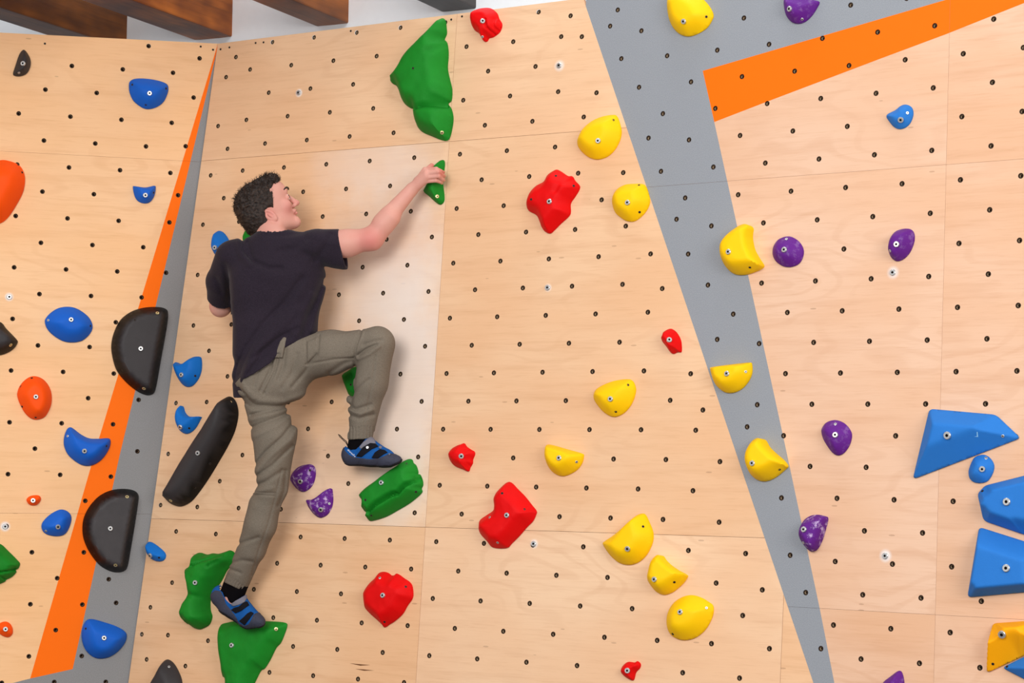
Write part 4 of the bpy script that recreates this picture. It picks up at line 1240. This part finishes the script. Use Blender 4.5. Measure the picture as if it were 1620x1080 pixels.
t = NT('skin')
tc = t.n('ShaderNodeVertexColor', _layer_name='tint').outputs[0]
sn = t.noise(t.coord(), 420.0, 2.0, .6)
t.color(t.mix(t.math('MULTIPLY', t.ramp(sn, .4, .75), .10), tc, lin(176, 110, 96)))
t.props(.55, .3)
t.b.inputs['Subsurface Weight'].default_value = .06
t.b.inputs['Subsurface Radius'].default_value = (.01, .004, .002)
t.bump(sn, .12, .0006)
M_SKIN = t.m
person = bpy.data.objects.new('person', None)
COL.objects.link(person)
foot = J(400, 990, .0)
person.matrix_world = WC.mat @ Matrix.Translation(tuple(map(float, foot)))
tag(person, 'person in black t-shirt and grey-brown trousers climbing the plywood wall', 'person')
OFF = foot
def pchild(name, V, Q, mat, cols=None, parent=None):
    return link(name, quad_mesh(name, V - OFF, Q, mat, cols), parent or person, Matrix())
body = pchild('body', BV, BQ, M_SKIN, col)
# eyes and brows
M_EYE = plain_mat('eye_white', lin(225, 215, 208), .2, .5); M_IRIS = plain_mat('iris', lin(58, 40, 30), .15, .5)
def eyeball(s):
    c = HD(.0915, .012, s * .031); r = .0123
    g = vec((.86, -.48, -.05)); g /= np.linalg.norm(g)
    x = np.cross(g, fU); x /= np.linalg.norm(x); y = np.cross(g, x)
    v, f, mi = [], [], []
    for i in range(9):
        th = math.pi * i / 16
        for k in range(14):
            ph = 2 * math.pi * k / 14
            v.append(c + r * (math.cos(th) * g + math.sin(th) * (math.cos(ph) * x + math.sin(ph) * y)) - OFF)
    for i in range(8):
        for k in range(14):
            f.append((i * 14 + k, i * 14 + (k + 1) % 14, i * 14 + 14 + (k + 1) % 14, i * 14 + 14 + k)); mi.append(1 if i < 4 else 0)
    return link('eye', new_mesh('eye', v, f, (M_EYE, M_IRIS), True, None, mi), person, Matrix())
for s in (-1, 1):
    eyeball(s)

# ---- hair: short curly cap with loose curls standing out of it
M_HAIR = NT('dark_brown_hair')
hn = M_HAIR.noise(M_HAIR.coord(), 120.0, 4.0, .7)
M_HAIR.color(M_HAIR.mix(M_HAIR.ramp(hn, .35, .7), lin(24, 16, 12), lin(58, 41, 31))); M_HAIR.props(.55, .35); M_HAIR.bump(hn, .8, .004)
M_HAIR = M_HAIR.m
hl = HC - .17; hh_ = HC + .17
HF = Field(hl, hh_, .0032)
HF.ell(HD(-.022, .040, 0), HAX, np.array((.110, .098, .087)) * HS, .0)
HF.ell(HD(.058, .106, 0), HAX, (.044, .030, .060), .03)
HF.ell(HD(-.06, -.02, 0), HAX, (.062, .078, .066), .03)
# hairline: cut away face, ear surround and neck
I, P = HF.band(.06)
r_ = (P - HC) / HS
f_, u_, s_ = r_ @ fF, r_ @ fU, np.abs(r_ @ fS)
face = (f_ - (.046 - .50 * np.maximum(0, .078 - u_))) * .9      # + = in front of the hairline
face = np.where(u_ > .078, f_ - (.046 + .075 * np.clip((u_ - .078) / .014, 0, 1)), face)
neck_ = -(u_ + .088 - .5 * (f_ + .05))
earc = .028 - np.linalg.norm(np.c_[f_ + .016, (u_ + .025) * .8, (s_ - .078) * .6], axis=1)
cut = np.maximum(np.maximum(face, neck_), earc)
nzv = np.array([noise.noise(Vector(p) * 62) + .7 * noise.noise(Vector(p) * 125) for p in P])
amp = np.clip(.0035 + .06 * np.maximum(0, u_ - .01), .0025, .0095)
HF.F[tuple(I.T)] = np.maximum(HF.F[tuple(I.T)] - nzv * amp, cut * .8 + nzv * .004)
HV, HQ = HF.mesh()
hair = pchild('hair', smooth_mesh(HV, HQ, 1, .3), HQ, M_HAIR)
# curls
rnd = random.Random(5)
cv_, cf_ = [], []
hu2 = ((HV - HC) / HS) @ fU; hf2 = ((HV - HC) / HS) @ fF
cand = [i for i in range(len(HV)) if (hu2[i] > .035 or hf2[i] < -.06) and np.linalg.norm((HV[i] - HC - HS * (-.02 * fF + .04 * fU)) / HS) > .085]
for i in rnd.sample(cand, min(900, len(cand))):
    p = HV[i]
    n = p - (HC + HS * (-.02 * fF + .03 * fU)); n /= np.linalg.norm(n)
    tng = np.cross(n, np.array([rnd.uniform(-1, 1) for _ in range(3)])); tng /= np.linalg.norm(tng)
    bn = np.cross(n, tng)
    R = rnd.uniform(.003, .0065); L = rnd.uniform(.006, .013) * (1.2 if hu2[i] > .08 else .55); a0 = rnd.uniform(0, 6)
    s0 = len(cv_); N_ = 6
    for k in range(N_ + 1):
        tt = k / N_
        c = p + n * L * tt + R * (math.cos(a0 + 5 * tt) * tng + math.sin(a0 + 5 * tt) * bn) * tt
        w = .0013 * (1 - .75 * tt)
        for q in range(3):
            an = 2 * math.pi * q / 3
            cv_.append(c + w * (math.cos(an) * tng + math.sin(an) * bn) - OFF)
    for k in range(N_):
        for q in range(3):
            cf_.append((s0 + 3 * k + q, s0 + 3 * k + (q + 1) % 3, s0 + 3 * k + 3 + (q + 1) % 3, s0 + 3 * k + 3 + q))
cur = link('curls', new_mesh('curls', cv_, cf_, (M_HAIR,), True), hair, Matrix()); cur['kind'] = 'stuff'
# eyebrows: short tapered tufts following the brow
for s in (-1, 1):
    v, f = [], []
    for k in range(7):
        tt = k / 6
        c = HD(.119 - .030 * tt ** 2, .042 + .008 * math.sin(tt * 2.6), s * (.014 + .036 * tt))
        w = (.0062 * (1 - .55 * tt)); o_ = .0015
        for du, df in ((w, 0), (0, .004), (-w, 0), (0, -.004)):
            v.append(c + fU * du + fF * df - OFF)
    for k in range(6):
        for q in range(4):
            f.append((4 * k + q, 4 * k + (q + 1) % 4, 4 * k + 4 + (q + 1) % 4, 4 * k + 4 + q))
    f += [(3, 2, 1, 0), (24, 25, 26, 27)]
    link('eyebrow', new_mesh('eyebrow', v, f, (M_HAIR,), True), person, Matrix())

# ---- cloth helpers: folds, seams and pockets are modelled along curves seen on the cloth
def sculpt(f, folds, band=.016, gain=1.0, wide=1.0):
    I, P = f.band(band)
    px = px_of(P)
    D = np.zeros(len(P))
    for line, dep, wd in folds:
        wd = wd * wide
        lo, hi = np.min(line, 0) - 4 * wd, np.max(line, 0) + 4 * wd
        m = (px[:, 0] > lo[0]) & (px[:, 0] < hi[0]) & (px[:, 1] > lo[1]) & (px[:, 1] < hi[1])
        if m.any():
            D[m] += dep * np.exp(-(line_dist(px[m], line) / wd) ** 2)
    f.F[tuple(I.T)] += np.clip(D * gain, -.008, .0085)
def regions(f, regs, band=.012):                  # (polygon in pixels, thickness): raised patches of cloth
    I, P = f.band(band)
    px = px_of(P)
    for poly, th in regs:
        sd = poly_sd(px, poly)
        f.F[tuple(I.T)] -= th * np.clip(.5 - sd / 1.6, 0, 1)

# ---- t-shirt
s_lo = np.minimum.reduce([J(322, 640, 0), J(322, 345, .5), J(322, 640, .5)]); s_hi = np.maximum.reduce([J(560, 345, 0), J(560, 345, .5)]); s_lo[2], s_hi[2] = .08, .50
TF = Field(s_lo, s_hi, .004)
torso(TF, .006)
TF.cone(J(416, 600, .30), J(452, 590, .245), .098, .094, .05)
TF.cone(J(389, 596, .315), J(388, 622, .31), .055, .048, .03)
TF.cone(SHR, J(552, 384, .197), .064, .055, .025); TF.cone(J(518, 402, .22), J(544, 404, .195), .052, .056, .025)
TF.cone(SHL, J(350, 445, .29), .064, .058, .025); TF.cone(J(350, 445, .29), J(349, 482, .22), .058, .054, .02)
TF.cone(SHL + (SHR - SHL) * .2, NECK, .05, .045, .03); TF.cone(SHL + (SHR - SHL) * .8, NECK, .05, .045, .03)
sculpt(TF, [  # folds across the back
    ([(382, 372), (386, 396), (402, 414), (425, 424), (445, 424)], .007, 3.0), ([(392, 384), (397, 404)], .006, 3),
    ([(378, 382), (382, 402), (396, 418)], -.005, 4),
    ([(378, 590), (392, 550), (415, 515), (450, 480), (478, 440)], .007, 4.0), ([(388, 590), (408, 552), (440, 520), (470, 490)], -.006, 5),
    ([(392, 592), (420, 556), (455, 530)], .006, 3.5), ([(400, 566), (440, 536), (470, 520)], .005, 3.0),
    ([(480, 530), (488, 500), (502, 470), (512, 444)], .007, 4), ([(468, 528), (478, 498), (494, 468)], -.005, 5), ([(494, 522), (502, 492), (513, 456)], -.005, 4),
    ([(372, 602), (378, 575), (392, 548)], .005, 3), ([(366, 480), (374, 520), (372, 560)], -.004, 5),
    ([(497, 412), (512, 395), (524, 372)], .005, 3.5), ([(520, 430), (505, 410), (480, 400)], .004, 4), ([(484, 378), (470, 392), (440, 398)], .004, 4),
    ([(504, 372), (515, 382), (530, 384)], -.003, 5), ([(356, 420), (362, 450), (362, 482)], .007, 3.5), ([(410, 430), (440, 440), (470, 430)], -.003, 9),
    ([(420, 372), (450, 372), (480, 369)], .003, 3), ([(342, 440), (350, 462)], .004, 3)], .03, 1.5, 1.35)
outer = TF.F.copy()
TF.F = np.maximum(outer, -(outer + .010))          # cloth thickness
def cutpoly(f, poly, keep_in=True, grow=0.0):
    I, P = f.band(.03)
    sd = poly_sd(px_of(P), poly) * MPX - grow
    f.F[tuple(I.T)] = np.maximum(f.F[tuple(I.T)], sd if keep_in else -sd)
# sleeve ends, hem and neck opening
n_ = (J(552, 384, .197) - SHR); n_ /= np.linalg.norm(n_)
TF.plane(J(541, 384, .205), n_ * .95 + np.array([0, .12, 0]))
I, P = TF.band(.03)
arm = (ELL - SHL) / np.linalg.norm(ELL - SHL)
dl = (P - J(349, 473, .235)) @ arm
near = np.linalg.norm(P - J(349, 473, .235), axis=1) < .11
px = px_of(P)
near &= px[:, 0] < 365
TF.F[tuple(I.T)] = np.maximum(TF.F[tuple(I.T)], np.where(near, dl, -1))
hem = [(300, 300), (600, 300), (600, 560), (508, 531), (470, 540), (446, 552), (428, 574), (400, 592), (384, 600), (383, 629), (366, 629), (340, 640), (300, 560)]
cutpoly(TF, hem)
I, P = TF.band(.03)
nd = (P - NECK) @ (fU * .75 + np.array([0, .66, 0]))
rn = np.linalg.norm(P - (HD(-.035, -.055, 0) * .25 + NECK * .75), axis=1)
TF.F[tuple(I.T)] = np.maximum(TF.F[tuple(I.T)], .070 - np.linalg.norm((P - (NECK + np.array([0, .035, -.01]))) * np.array([1, 1, 1]), axis=1))
TV, TQ = TF.mesh()
t = NT('black_cotton')
sn = t.noise(t.coord(), 500.0, 2.0, .6)
t.color(t.mix(t.ramp(sn, .35, .7), lin(32, 25, 34), lin(48, 39, 50))); t.props(.85, .12); t.b.inputs['Sheen Weight'].default_value = .08; t.b.inputs['Sheen Roughness'].default_value = .5
t.bump(sn, .3, .0008)
pchild('t_shirt', smooth_mesh(TV, TQ, 1, .5), TQ, t.m)

# ---- trousers
t_lo = np.minimum.reduce([J(340, 950, 0), J(340, 500, .5), J(340, 950, .5)]); t_hi = np.maximum.reduce([J(640, 500, 0), J(640, 500, .5)]); t_lo[2], t_hi[2] = .03, .46
PF = Field(t_lo, t_hi, .0034)
legs(PF, .0, True)
PF.cone(J(402, 600, .31), J(404, 612, .305), .060, .064, .03)
PF.cone(J(420, 552, .29), J(456, 548, .24), .085, .085, .03)
PF.cone(J(470, 562, .235), J(520, 556, .205), .083, .080, .03)
PF.cone(J(437, 690, .245), J(430, 745, .225), .078, .066, .03)
PF.cone(J(416, 800, .19), J(400, 868, .16), .058, .052, .02)
PF.cone(J(600, 545, .165), J(586, 608, .145), .060, .062, .02)
PF.cone(J(586, 608, .145), J(572, 655, .125), .060, .050, .02)
PF.cone(J(556, 632, .14), J(560, 640, .14), .020, .02, .02)
sculpt(PF, [
    # seat, hip and crotch
    ([(384, 632), (404, 642), (440, 645), (480, 640), (520, 610), (552, 588)], .010, 5), ([(386, 615), (410, 634), (450, 636), (500, 618)], -.006, 6),
    ([(398, 656), (430, 648), (470, 636)], .007, 3), ([(396, 664), (426, 656), (456, 644)], -.005, 4), ([(398, 676), (440, 660), (480, 640)], .006, 3),
    ([(402, 690), (440, 672), (470, 650)], -.004, 4), ([(378, 614), (388, 624), (396, 640)], .006, 2.5), ([(384, 606), (390, 618), (400, 630)], -.004, 3),
    ([(432, 560), (428, 585), (412, 618)], .006, 2.5), ([(442, 560), (434, 590), (418, 622)], .006, 2.2), ([(410, 582), (402, 610)], .004, 2.5),
    ([(452, 552), (448, 580), (440, 600)], .005, 3), ([(470, 560), (462, 590), (446, 614)], .004, 3.5), ([(500, 560), (484, 586), (462, 612)], .005, 3),
    # thigh
    ([(484, 540), (485, 576)], .004, 1.6), ([(505, 530), (503, 560), (485, 576)], .004, 1.6), ([(485, 576), (530, 568), (560, 566)], .004, 1.6),
    ([(572, 522), (563, 548), (561, 567)], .005, 1.8), ([(574, 525), (566, 550), (564, 568)], -.003, 2), ([(520, 590), (545, 574), (562, 568)], .005, 4),
    ([(566, 562), (580, 552), (596, 545)], .007, 2.5), ([(566, 568), (584, 560), (600, 548)], -.005, 3), ([(575, 545), (590, 540), (604, 538)], .004, 2.5),
    ([(560, 572), (562, 600), (556, 640)], .004, 2), ([(594, 562), (590, 600), (576, 668)], .003, 1.4),
    ([(552, 640), (562, 648), (586, 640)], .006, 3), ([(552, 656), (568, 662), (590, 656)], .006, 3), ([(553, 648), (570, 655), (590, 648)], -.005, 3),
    ([(556, 625), (570, 612), (584, 600)], .005, 3),
    # standing leg
    ([(404, 735), (420, 715), (448, 690), (470, 660)], .007, 3), ([(406, 745), (430, 720), (460, 696), (474, 672)], -.005, 4), ([(402, 756), (432, 735), (462, 705)], .006, 3),
    ([(398, 700), (402, 735), (404, 765)], .005, 2.5), ([(400, 770), (420, 762), (446, 745)], .006, 3.5), ([(400, 780), (430, 772)], -.004, 4),
    ([(398, 782), (420, 783), (434, 784)], .003, 1.5), ([(397, 778), (418, 779), (435, 780)], .003, 1.5),
    ([(446, 742), (436, 785), (424, 830), (410, 868), (398, 910)], .003, 1.5), ([(372, 862), (390, 856), (408, 850)], .005, 3), ([(366, 890), (384, 886), (398, 888)], .004, 3),
    ([(364, 900), (380, 906)], .004, 2.5), ([(452, 744), (450, 775), (440, 800)], .005, 3)], .022, 1.2)
regions(PF, [([(454, 534), (450, 552), (447, 566), (434, 566), (437, 550), (440, 536), (446, 530)], .010), ([(486, 541), (504, 532), (502, 559), (486, 575)], .0035), ([(505, 532), (570, 522), (560, 565), (503, 565)], .0015)])
# gathered cuffs
I, P = PF.band(.016)
px = px_of(P)
for poly, ax_, k in (([(356, 902), (396, 934), (390, 944), (346, 922)], np.array([.86, .5]), 1.35), ([(546, 674), (594, 674), (592, 698), (546, 698)], np.array([1., 0]), 1.3)):
    sd = poly_sd(px, np.array(poly, float))
    PF.F[tuple(I.T)] += np.where(sd < 0, .0017 * np.sin((px @ ax_) * k) + .001, 0)
outer = PF.F.copy()
PF.F = np.maximum(outer, -(outer + .010))
waist = [(340, 560), (372, 606), (381, 596), (398, 586), (424, 570), (437, 556), (443, 540), (450, 531), (456, 535), (466, 540), (500, 526), (512, 500), (640, 500), (660, 697), (590, 693.5), (550, 695.5), (500, 720), (420, 945), (389, 937), (351, 919), (300, 900)]
cutpoly(PF, waist)
PV, PQ = PF.mesh()
t = NT('grey_brown_cotton')
sn = t.noise(t.coord(), 420.0, 3.0, .6); bg_ = t.noise(t.coord(), 9.0, 3.0, .6)
t.color(t.mix(t.ramp(sn, .3, .7), lin(104, 95, 83), lin(126, 116, 103))); t.props(.85, .12); t.bump(sn, .35, .0008)
M_TRS = t.m
trousers = pchild('trousers', smooth_mesh(PV, PQ, 2, .5), PQ, M_TRS)

# ---- climbing shoes and socks
M_SOCK = plain_mat('black_sock', lin(14, 12, 14), .95, .05)
M_SHOE = plain_mat('blue_suede', lin(20, 84, 154), .8, .15, 0, .3, 300)
M_RAND = plain_mat('dark_rubber_rand', lin(58, 60, 76), .7, .25, 0, .4, 220)
M_SOLE = plain_mat('black_sole_rubber', lin(26, 25, 32), .7, .2)
M_STRAP = plain_mat('black_strap', lin(16, 15, 22), .8, .15)
M_LINE = plain_mat('grey_tongue', lin(120, 118, 128), .85, .1, 0, .3, 300)
M_WHITE = plain_mat('white_print', lin(235, 235, 238), .6, .2)
def shoe(label, lo_px, hi_px, cones, sole_line, sock, opening, rand, tongue, straps, loop, dots, text):
    lo = np.minimum.reduce([J(lo_px[0], hi_px[1], 0), J(lo_px[0], lo_px[1], .3)]); hi = np.maximum.reduce([J(hi_px[0], lo_px[1], 0), J(hi_px[0], lo_px[1], .3)])
    lo[2], hi[2] = .0, .24
    f = Field(lo, hi, .0026)
    for A, B, r1, r2 in cones:
        f.cone(A, B, r1, r2, .022)
    I, P = f.band(.03); px = px_of(P)
    base = f.F.copy()
    sl = np.array(sole_line, float)
    below = poly_sd(px, np.vstack([sl, [(sl[-1][0] + 40, sl[-1][1] - 160), (sl[0][0] - 60, sl[0][1] - 160)]])) * MPX
    k = .008
    v = f.F[tuple(I.T)]
    hmix = np.maximum(k - np.abs(v - below), 0) / k
    f.F[tuple(I.T)] = np.maximum(v, below) + hmix * hmix * k * .25
    core = f.F.copy()
    def piece(name, poly, out, inn, mat, parent, lab=None, inv=False):
        g = f
        g.F = np.maximum(core - out, -(core + inn))
        I2, P2 = g.band(.03)
        sd = poly_sd(px_of(P2), np.array(poly, float)) * MPX
        g.F[tuple(I2.T)] = np.maximum(g.F[tuple(I2.T)], -sd if inv else sd)
        V, Q = biggest(*g.mesh(), near=(name != 'sole'))
        o = pchild(name, smooth_mesh(V, Q, 1, .4), Q, mat, None, parent)
        if lab: o['label'] = lab
        return o
    f.F = core.copy()
    # upper with the ankle opening
    sd = poly_sd(px, np.array(opening, float)) * MPX
    f.F = np.maximum(core, -(core + .004))
    I2, P2 = f.band(.03)
    f.F[tuple(I2.T)] = np.maximum(f.F[tuple(I2.T)], -poly_sd(px_of(P2), np.array(opening, float)) * MPX)
    V, Q = f.mesh()
    up = pchild('climbing_shoe', smooth_mesh(V, Q, 1, .4), Q, M_SHOE)
    up['label'] = label
    # the piece meshes live in the person's frame, so sub-parts keep identity offsets
    piece('rand', rand, .0022, .0015, M_RAND, up, 'dark rubber rand')
    piece('tongue', tongue, .0035, .001, M_LINE, up, 'grey tongue')
    for s_ in straps:
        piece('strap', s_, .0050, .001, M_STRAP, up, 'black hook-and-loop strap')
    sp = [(x, y - 3.2) for x, y in sole_line]
    piece('sole', list(sole_line) + [(sole_line[-1][0] + 10, sole_line[-1][1] + 30), (sole_line[0][0] - 10, sole_line[0][1] + 30)] + [] if False else [(x, y + 25) for x, y in sole_line] + sp[::-1], .0036, .0015, M_SOLE, up, 'black rubber sole')
    f.F = core.copy()
    # sock
    sf = Field(lo, hi, .0032)
    for A, B, r1, r2 in sock:
        sf.cone(A, B, r1, r2, .01)
    V, Q = sf.mesh()
    pchild('sock', smooth_mesh(V, Q, 1, .4), Q, M_SOCK)
    # pull loop
    cu, r = loop, .0016
    v, fc = [], []
    for i, c in enumerate(cu):
        c = np.array(c)
        d = np.array(cu[min(i + 1, len(cu) - 1)]) - np.array(cu[max(i - 1, 0)]); d /= np.linalg.norm(d)
        x = np.cross(d, VIEW); x /= np.linalg.norm(x); y = np.cross(d, x)
        for q in range(6):
            v.append(c + r * (math.cos(q * math.pi / 3) * x + 1.6 * math.sin(q * math.pi / 3) * y) - OFF)
    for i in range(len(cu) - 1):
        for q in range(6):
            fc.append((6 * i + q, 6 * i + (q + 1) % 6, 6 * i + 6 + (q + 1) % 6, 6 * i + 6 + q))
    link('pull_loop', new_mesh('pull_loop', v, fc, (plain_mat('loop_webbing', lin(70, 56, 50), .8, .1),), True), up, Matrix())
    # print on the shoe, laid on the surface as seen from outside
    from mathutils.bvhtree import BVHTree
    polys, verts = [], []
    for o in [up] + list(up.children):
        s0 = len(verts)
        verts += [Vector(q.co) for q in o.data.vertices]; polys += [tuple(s0 + i for i in q.vertices) for q in o.data.polygons]
    bv = BVHTree.FromPolygons(verts, polys)
    def drop(x, y):
        p = J(x, y, .35) - OFF
        h_ = bv.ray_cast(Vector(p), Vector(VIEW))
        return (np.array(h_[0]) - VIEW * .0008) if h_[0] else (J(x, y, .13) - OFF)
    for poly, mat, nm in dots:
        vv = [drop(*q) for q in poly]; n = len(vv)
        vv += [q + VIEW * .0016 for q in vv]
        ff = [tuple(range(n)), tuple(range(2 * n - 1, n - 1, -1))] + [(i, (i + 1) % n, (i + 1) % n + n, i + n) for i in range(n)]
        link(nm, new_mesh(nm, vv, ff, (mat,), False), up, Matrix())
    if text:
        body_, p0, p1, size = text
        cur = bpy.data.curves.new('heel_lettering', 'FONT'); cur.body = body_; cur.size = 1.0
        ob = bpy.data.objects.new('tmp_text', cur); COL.objects.link(ob)
        bpy.context.view_layer.update()
        me = bpy.data.meshes.new_from_object(ob.evaluated_get(bpy.context.evaluated_depsgraph_get()))
        bpy.data.objects.remove(ob)
        co = np.array([q.co[:2] for q in me.vertices]); wmax = co[:, 0].max()
        d = np.array(p1, float) - p0; L = np.hypot(*d); d /= L; nrm = np.array([d[1], -d[0]])
        vv = [drop(*(np.array(p0) + d * (x / wmax) * L + nrm * y * size)) for x, y in co]
        ff = [tuple(q.vertices) for q in me.polygons]
        link('heel_lettering', new_mesh('heel_lettering', vv, ff, (M_WHITE,), False), up, Matrix())
    return up

def rounddot(x, y, r, n=8):
    return [(x + r * math.cos(2 * math.pi * k / n), y + r * math.sin(2 * math.pi * k / n)) for k in range(n)]
Z = lambda q: (500 + q[0] / 6.356, 660 + q[1] / 6.356)
shoe('blue and black climbing shoe of the raised foot, toe on the green log hold', (528, 676), (652, 756),
     [(J(556, 721, .108), J(585, 722, .105), .037, .036), (J(585, 722, .105), J(612, 727, .10), .035, .030), (J(612, 727, .10), J(627, 729, .095), .028, .021),
      (J(557, 714, .108), J(574, 708, .11), .030, .034), (J(578, 700, .112), J(608, 721, .10), .030, .028)],
     [(541, 728), (543, 734.5), (548, 737), (575, 737), (600, 739), (618, 738), (632, 732), (641, 724)],
     [(J(569, 686, .115), J(562, 716, .108), .040, .034), (J(577, 690, .115), J(575, 708, .11), .028, .026)],
     [Z(q) for q in ((296, 236), (300, 290), (345, 326), (400, 322), (430, 296), (470, 250), (500, 215), (560, 170), (560, 60), (240, 60))],
     [Z(q) for q in ((255, 270), (275, 260), (288, 330), (330, 375), (400, 402), (480, 412), (560, 418), (640, 405), (690, 385), (740, 360), (840, 372), (960, 420), (900, 560), (240, 560))],
     [Z(q) for q in ((432, 300), (470, 250), (540, 195), (575, 175), (592, 230), (610, 290), (560, 262), (505, 280), (450, 318))],
     [[Z(q) for q in ((400, 392), (455, 400), (560, 320), (628, 292), (600, 262), (545, 255), (470, 300))],
      [Z(q) for q in ((556, 410), (622, 412), (680, 372), (722, 352), (690, 326), (640, 318), (590, 352))]],
     [J(551, 707, .11), J(547, 699.5, .11), J(543, 696, .118), J(537, 690, .122), J(535.5, 687, .122), J(537.5, 688, .118), J(542, 693, .112), J(548, 698, .105), J(551, 706, .105)],
     [(rounddot(574.5, 712.3, 2.3), M_WHITE, 'strap_emblem'), (rounddot(616, 718, 1.5), M_LINE, 'strap_ring'), ([Z(q) for q in ((600, 318), (628, 300), (650, 316), (622, 332))], M_LINE, 'strap_buckle')],
     ('evolv', (541.6, 716.5), (554.5, 729.0), 4.6))
Y = lambda q: (320 + q[0] / 9.0, 890 + q[1] / 9.0)
shoe('blue and black climbing shoe of the standing foot, toe on the green wedge hold', (318, 902), (440, 1010),
     [(J(349, 945, .125), J(364, 962, .118), .036, .034), (J(364, 962, .118), J(392, 980, .112), .034, .030), (J(392, 980, .112), J(410, 983, .108), .029, .023),
      (J(349, 938, .125), J(374, 948, .125), .032, .034), (J(376, 946, .125), J(400, 975, .112), .028, .027)],
     [(331, 945), (332, 957), (340, 965), (356, 972.5), (368, 981), (378, 991.5), (390, 996.5), (405, 996), (418, 991), (426, 980)],
     [(J(373, 916, .125), J(360, 944, .112), .042, .036), (J(379, 924, .125), J(372, 946, .115), .036, .032)],
     [Y(q) for q in ((250, 380), (290, 420), (330, 520), (400, 585), (440, 575), (520, 510), (640, 440), (620, 300), (240, 250))],
     [Y(q) for q in ((90, 560), (120, 440), (180, 390), (262, 400), (300, 470), (340, 590), (420, 680), (480, 770), (520, 850), (600, 895), (660, 870), (700, 800), (730, 730), (800, 700), (960, 760), (930, 1000), (560, 1010), (90, 720))],
     [Y(q) for q in ((400, 590), (470, 540), (560, 490), (640, 440), (640, 500), (600, 560), (520, 600), (440, 620))],
     [[Y(q) for q in ((410, 670), (470, 720), (560, 680), (670, 600), (640, 545), (590, 560), (520, 620), (450, 640))],
      [Y(q) for q in ((520, 830), (600, 890), (680, 790), (735, 715), (690, 690), (640, 720), (590, 770))]],
     [J(349, 931, .118), J(344, 929, .13), J(338, 931, .135), J(337, 933.5, .13), J(342, 933, .12)],
     [(rounddot(340, 938.6, 1.2), M_WHITE, 'heel_dot'), ([Y(q) for q in ((620, 670), (660, 645), (680, 680), (640, 700))], M_LINE, 'strap_buckle'), ([Y(q) for q in ((232, 345), (258, 300), (285, 355), (260, 345))], M_LINE, 'heel_tab')],
     None)
